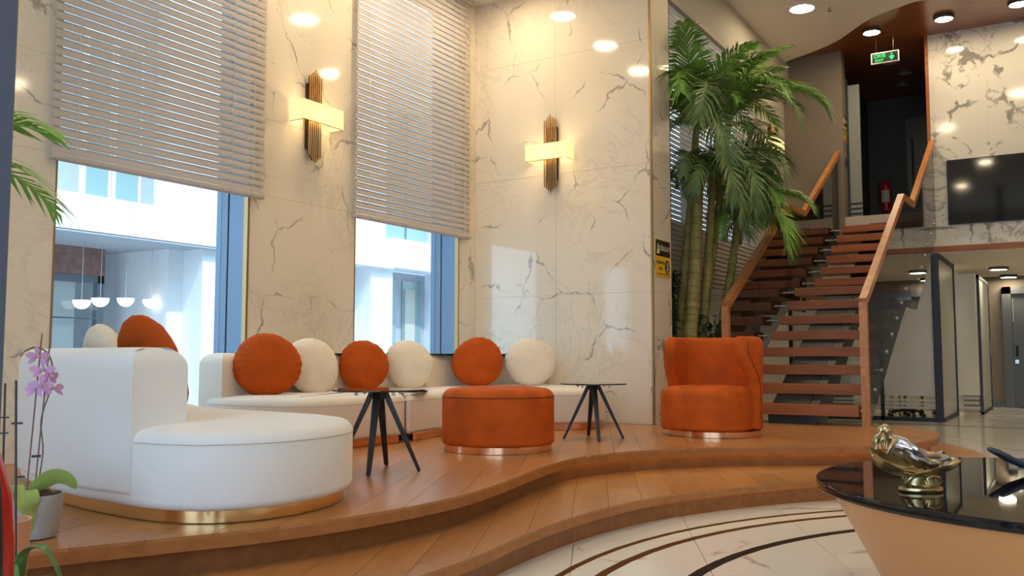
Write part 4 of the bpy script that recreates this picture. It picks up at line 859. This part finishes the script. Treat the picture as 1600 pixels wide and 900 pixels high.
V = [(.06, 0, .032), (.03, 0, .026), (-.01, -.03, .03), (-.015, -.01, .03), (-.012, .012, .03), (-.005, .032, .032),
     (-.06, -.036, .052), (-.088, -.036, .078), (-.108, -.034, .092), (-.068, -.012, .056), (-.102, -.012, .084), (-.128, -.012, .102), (-.064, .013, .056), (-.096, .014, .086), (-.120, .014, .104), (-.05, .036, .056), (-.075, .038, .08), (-.092, .038, .094),
     (.035, -.045, .04), (.012, -.068, .064), (-.006, -.076, .09), (.12, 0, .03), (.17, 0, .03)]
Ed = [(0, 1), (1, 2), (1, 3), (1, 4), (1, 5), (2, 6), (6, 7), (7, 8), (3, 9), (9, 10), (10, 11), (4, 12), (12, 13), (13, 14), (5, 15), (15, 16), (16, 17), (0, 18), (18, 19), (19, 20), (0, 21), (21, 22)]
Rd = [(.042, .028), (.036, .026), .015, .016, .016, .014, .0125, .0115, .008, .013, .012, .0085, .013, .012, .0085, .0115, .0105, .0075, .017, .0135, .009, (.034, .028), (.033, .028)]
skin_obj('hand', V, Ed, Rd, 'slate', hd, 2); hd.scale = (1.3, 1.3, .92)

# ------------------------------------------------------------------ plants, pots and near things at the left edge
def leaf_mb(path, w, fold=.25, tw=0.0):
    P = catmull(path, 5); mb = MB(); L = len(P)-1; top, bot = [], []; last = Vector((1, 0, 0))
    for i, p in enumerate(P):
        p = Vector(p); t = (Vector(P[min(L, i+1)])-Vector(P[max(0, i-1)])).normalized(); sd = t.cross(Vector((0, 0, 1)))
        sd = sd.normalized() if sd.length > .15 else last.copy(); sd = sd if sd.dot(last) >= 0 or i == 0 else -sd; last = sd.copy(); nr = sd.cross(t).normalized(); sd, nr = sd*cos(tw)+nr*sin(tw), nr*cos(tw)-sd*sin(tw); s = i/L; ww = w*(sin(pi*min(1, .08+s*.92))**.6 if s < .999 else .12)
        top.append([p-sd*ww+nr*ww*fold, p-sd*ww*.5+nr*ww*fold*.3, p, p+sd*ww*.5+nr*ww*fold*.3, p+sd*ww+nr*ww*fold]+[p+sd*ww-nr*(.0015-ww*fold), p-nr*.003, p-sd*ww-nr*(.0015-ww*fold)])
    return mb.rings(top)
def flower(parent, c, az, s, el=0.0, m1='petal', m2='petal2'):
    fl_ = MB(); R = Matrix.Rotation(az, 3, 'Z') @ Matrix.Rotation(el, 3, 'X')
    for k, (a, l, w) in enumerate(((90, 1, .42), (215, .95, .40), (325, .95, .40), (10, 1.05, .62), (170, 1.05, .62))):
        a = radians(a); d = Vector((cos(a), -.25, sin(a))); sd = Vector((-sin(a), 0, cos(a))); pts = []
        for (f, g) in ((.08, .12), (.35, .85), (.62, 1.0), (.85, .7), (1, .15)): pts.append((f, g))
        o = Vector((0, -.002*k, 0)); L_ = [Vector(c)+R@((d*f-sd*w*g*.5+Vector((0, .2*f*f, 0)))*s+o) for f, g in pts]; R_ = [Vector(c)+R@((d*f+sd*w*g*.5+Vector((0, .2*f*f, 0)))*s+o) for f, g in pts]
        n = len(pts); fl_.add(L_+R_, [(i, i+1, n+i+1, n+i) for i in range(n-1)])
    f = put('flower', fl_, m1, parent, False, True)
    put('flower_lip', MB().lathe([(.001, 0), (.22*s, .05*s), (.16*s, .25*s), (.02*s, .3*s)], n=10).tube([(0, 0, .1*s), (0, -.3*s, 0)], [.1*s, .04*s], 8), m2, f, True, True).location = Vector(c)+R@Vector((0, -.15*s, -.1*s))
    return f
OZ = YAW+radians(27.6)
ob = thing('potted_orchid', 'pink orchid on stakes in a grey wave-patterned pot beside the white sofa', 'orchid', (-3.186, 1.883, ZP), OZ)
put('pot', MB().lathe([(.06, 0), (.074, .006), (.083, .05), (.094, .15), (.094, .156), (.087, .156), (.084, .14)], n=48, cap1=True), 'pot', ob, True, True)
wv = MB()
for j in range(9):
    pts = []; z = .018+j*.0135
    for k in range(73): a = 2*pi*k/72; r_ = .0755+.11*(z-.006)*.78/1.0*.9; r_ = .0745+(z/.15)*.0195+.0005; pts.append((r_*cos(a), r_*sin(a), z+.005*(1-abs((k % 6)-3)/1.5)))
    wv.tube(pts, .0014, 4, False)
o = put('wave_relief', wv, 'pot', ob, False, True)
bk = MB(); rnd = random.Random(5)
for i in range(60):
    a, r_ = rnd.uniform(0, 6.28), .078*sqrt(rnd.random()); c = Vector((r_*cos(a), r_*sin(a), .145+rnd.uniform(0, .012))); s = rnd.uniform(.006, .013)
    bk.box(c.x-s, c.x+s, c.y-s*.6, c.y+s*.6, c.z-s*.5, c.z+s*.5)
o = put('bark_chips', bk, 'soil', ob, local=True); o['kind'] = 'stuff'
px = .00233
put('leaf', leaf_mb([(-.035, -.04, .170), (-.032, -.085, .178), (-.026, -.112, .14), (-.016, -.122, .09), (-.008, -.126, .04)], .042, .10), 'orchleaf', ob, True, True)
put('leaf', leaf_mb([(-.015, -.01, .165), (.02, -.02, .195), (.06, -.03, .215), (.1, -.035, .205), (.13, -.035, .17)], .034, .12, 1.0), 'orchleaf', ob, True, True)
put('leaf', leaf_mb([(-.03, 0, .165), (-.06, .01, .185), (-.09, .0, .16), (-.105, -.01, .12)], .028, .15), 'orchleaf', ob, True, True)
put('stake', MB().tube([(-.03, 0, .15), (0, 0, .73)], .003, 6), 'stake', ob, local=True); put('stake', MB().tube([(-.005, .005, .15), (.028, 0, .72)], .003, 6), 'stake', ob, local=True)
put('flower_stem', MB().tube(catmull([(0, -.01, .15), (.018, -.01, .3), (.008, -.01, .42), (.035, -.012, .53), (.04, -.015, .6), (.02, -.02, .66), (-.02, -.022, .68), (-.055, -.024, .665)], 5), .0028, 6), 'stem', ob, local=True)
put('clip', MB().box(-.018, .012, -.008, .008, .285, .293), 'stakeb', ob, local=True)
for c, az, s in (((-.012, -.03, .645), .3, .042), ((.01, -.035, .60), -.3, .044), ((.028, -.03, .575), .9, .04), ((.005, -.035, .54), -.2, .044), ((.04, -.03, .53), .6, .042), ((-.012, -.03, .525), -.5, .036)): flower(ob, c, az, s, random.uniform(-.4, .3))
put('bud', MB().lathe([(.001, -.014), (.009, -.006), (.01, .004), (.001, .015)], (-.066, -.024), 12), 'petal2', ob, True, True).location = (0, 0, .66)
pp_ = thing('peach_planter', 'tall glossy peach planter at the left edge holding bare stakes', 'planter', (-2.64, 1.44, .15), OZ)
put('pot', MB().lathe([(.06, 0), (.075, .01), (.085, .12), (.098, .33), (.090, .33), (.085, .30)], n=40), 'pink', pp_, True, True)
put('soil', MB().lathe([(.086, .295), (.05, .305)], n=24), 'soil', pp_, True, True)
for (a, b), m_ in zip((((-.03, .0, .3), (-.012, 0, .78)), ((-.01, .01, .3), (-.028, 0, .90)), ((.02, 0, .3), (.014, 0, .72))), ('stake', 'stake', 'stakeb')): put('stake', MB().tube([a, b], .0035, 6), m_, pp_, local=True)
for x, z in ((-.012, .60), (.014, .62), (.014, .575)): put('clip', MB().box(x-.014, x+.014, -.006, .006, z, z+.004), 'stakeb', pp_, local=True)
put('leaf', leaf_mb([(.02, 0, .31), (.04, -.03, .40), (.055, -.05, .43), (.07, -.07, .38)], .022, .2), 'orchleaf', pp_, True, True)
sp_ = thing('strap_leaf_plant', 'green strap-leaved plant with one dark stake at the bottom left corner', 'plant', (-2.36, 1.357, .15), OZ)
put('pot', MB().lathe([(.05, 0), (.06, .01), (.078, .19), (.07, .19), (.068, .17)], n=32), 'pot', sp_, True, True); put('soil', MB().lathe([(.07, .168), (.03, .175)], n=20), 'soil', sp_, True, True)
for pth, w in (([(0, 0, .17), (.01, -.03, .28), (.05, -.06, .305), (.09, -.07, .24), (.11, -.08, .15)], .02), ([(0, 0, .17), (-.03, -.04, .25), (-.02, -.09, .26), (.0, -.12, .21)], .024), ([(0, 0, .17), (.03, -.05, .22), (.08, -.09, .225), (.12, -.1, .18)], .018), ([(0, 0, .17), (-.05, 0, .24), (-.09, -.02, .23)], .02), ([(0, 0, .17), (-.02, .03, .27), (-.06, .05, .29)], .02)): put('leaf', leaf_mb(pth, w, .3), 'straple', sp_, True, True)
put('stake', MB().tube([(-.004, 0, .17), (-.024, 0, .735)], .0035, 6), 'stakeb', sp_, local=True); put('clip', MB().box(-.018, .006, -.006, .006, .48, .485).box(-.03, -.004, -.006, .006, .62, .625), 'stakeb', sp_, local=True)
pl = thing('potted_palm', 'green palm frond reaching in from the left above the sofa', 'palm', (-3.42, 1.42, ZP))
put('pot', MB().lathe([(.10, 0), (.13, .02), (.16, .30), (.145, .30)], n=32), 'pot', pl, True, True); put('stem', MB().tube([(0, 0, .28), (.01, .02, .9), (.02, .03, 1.40)], [.022, .018, .014], 10), 'trunk', pl, True, True)
for az, up, L in ((86, .10, .60), (50, .5, .5), (150, .6, .55), (-60, .6, .55)):
    o = put('frond', frond(L, .62, 17, .22, .017, up, int(L*100)), 'leaf', pl, False, True); o.location = (.02, .03, 1.38); o.rotation_euler = (0, 0, radians(az))
rd = thing('red_extinguisher', 'red rounded cylinder with a black hose cut off by the left frame edge', 'extinguisher', (-1.285, .650, 0))
put('body', MB().lathe([(.05, .0), (.07, .02), (.072, .70), (.067, .76), (.05, .815), (.03, .845), (.018, .86)], n=32), 'redp', rd, True, True)
put('hose', MB().tube(catmull([(.0, 0, .88), (.06, -.02, .875), (.115, -.025, .82), (.128, -.02, .7), (.132, -.018, .4), (.12, -.03, .1)], 6), .013, 12), 'rubber', rd, True, True); put('valve', MB().box(-.03, .03, -.012, .012, .85, .90, .004), 'blackm', rd, local=True)
struct('trim_1', MB().box(-1.62, -1.455, .62, .80, 0, 5.65, .004), 'column')
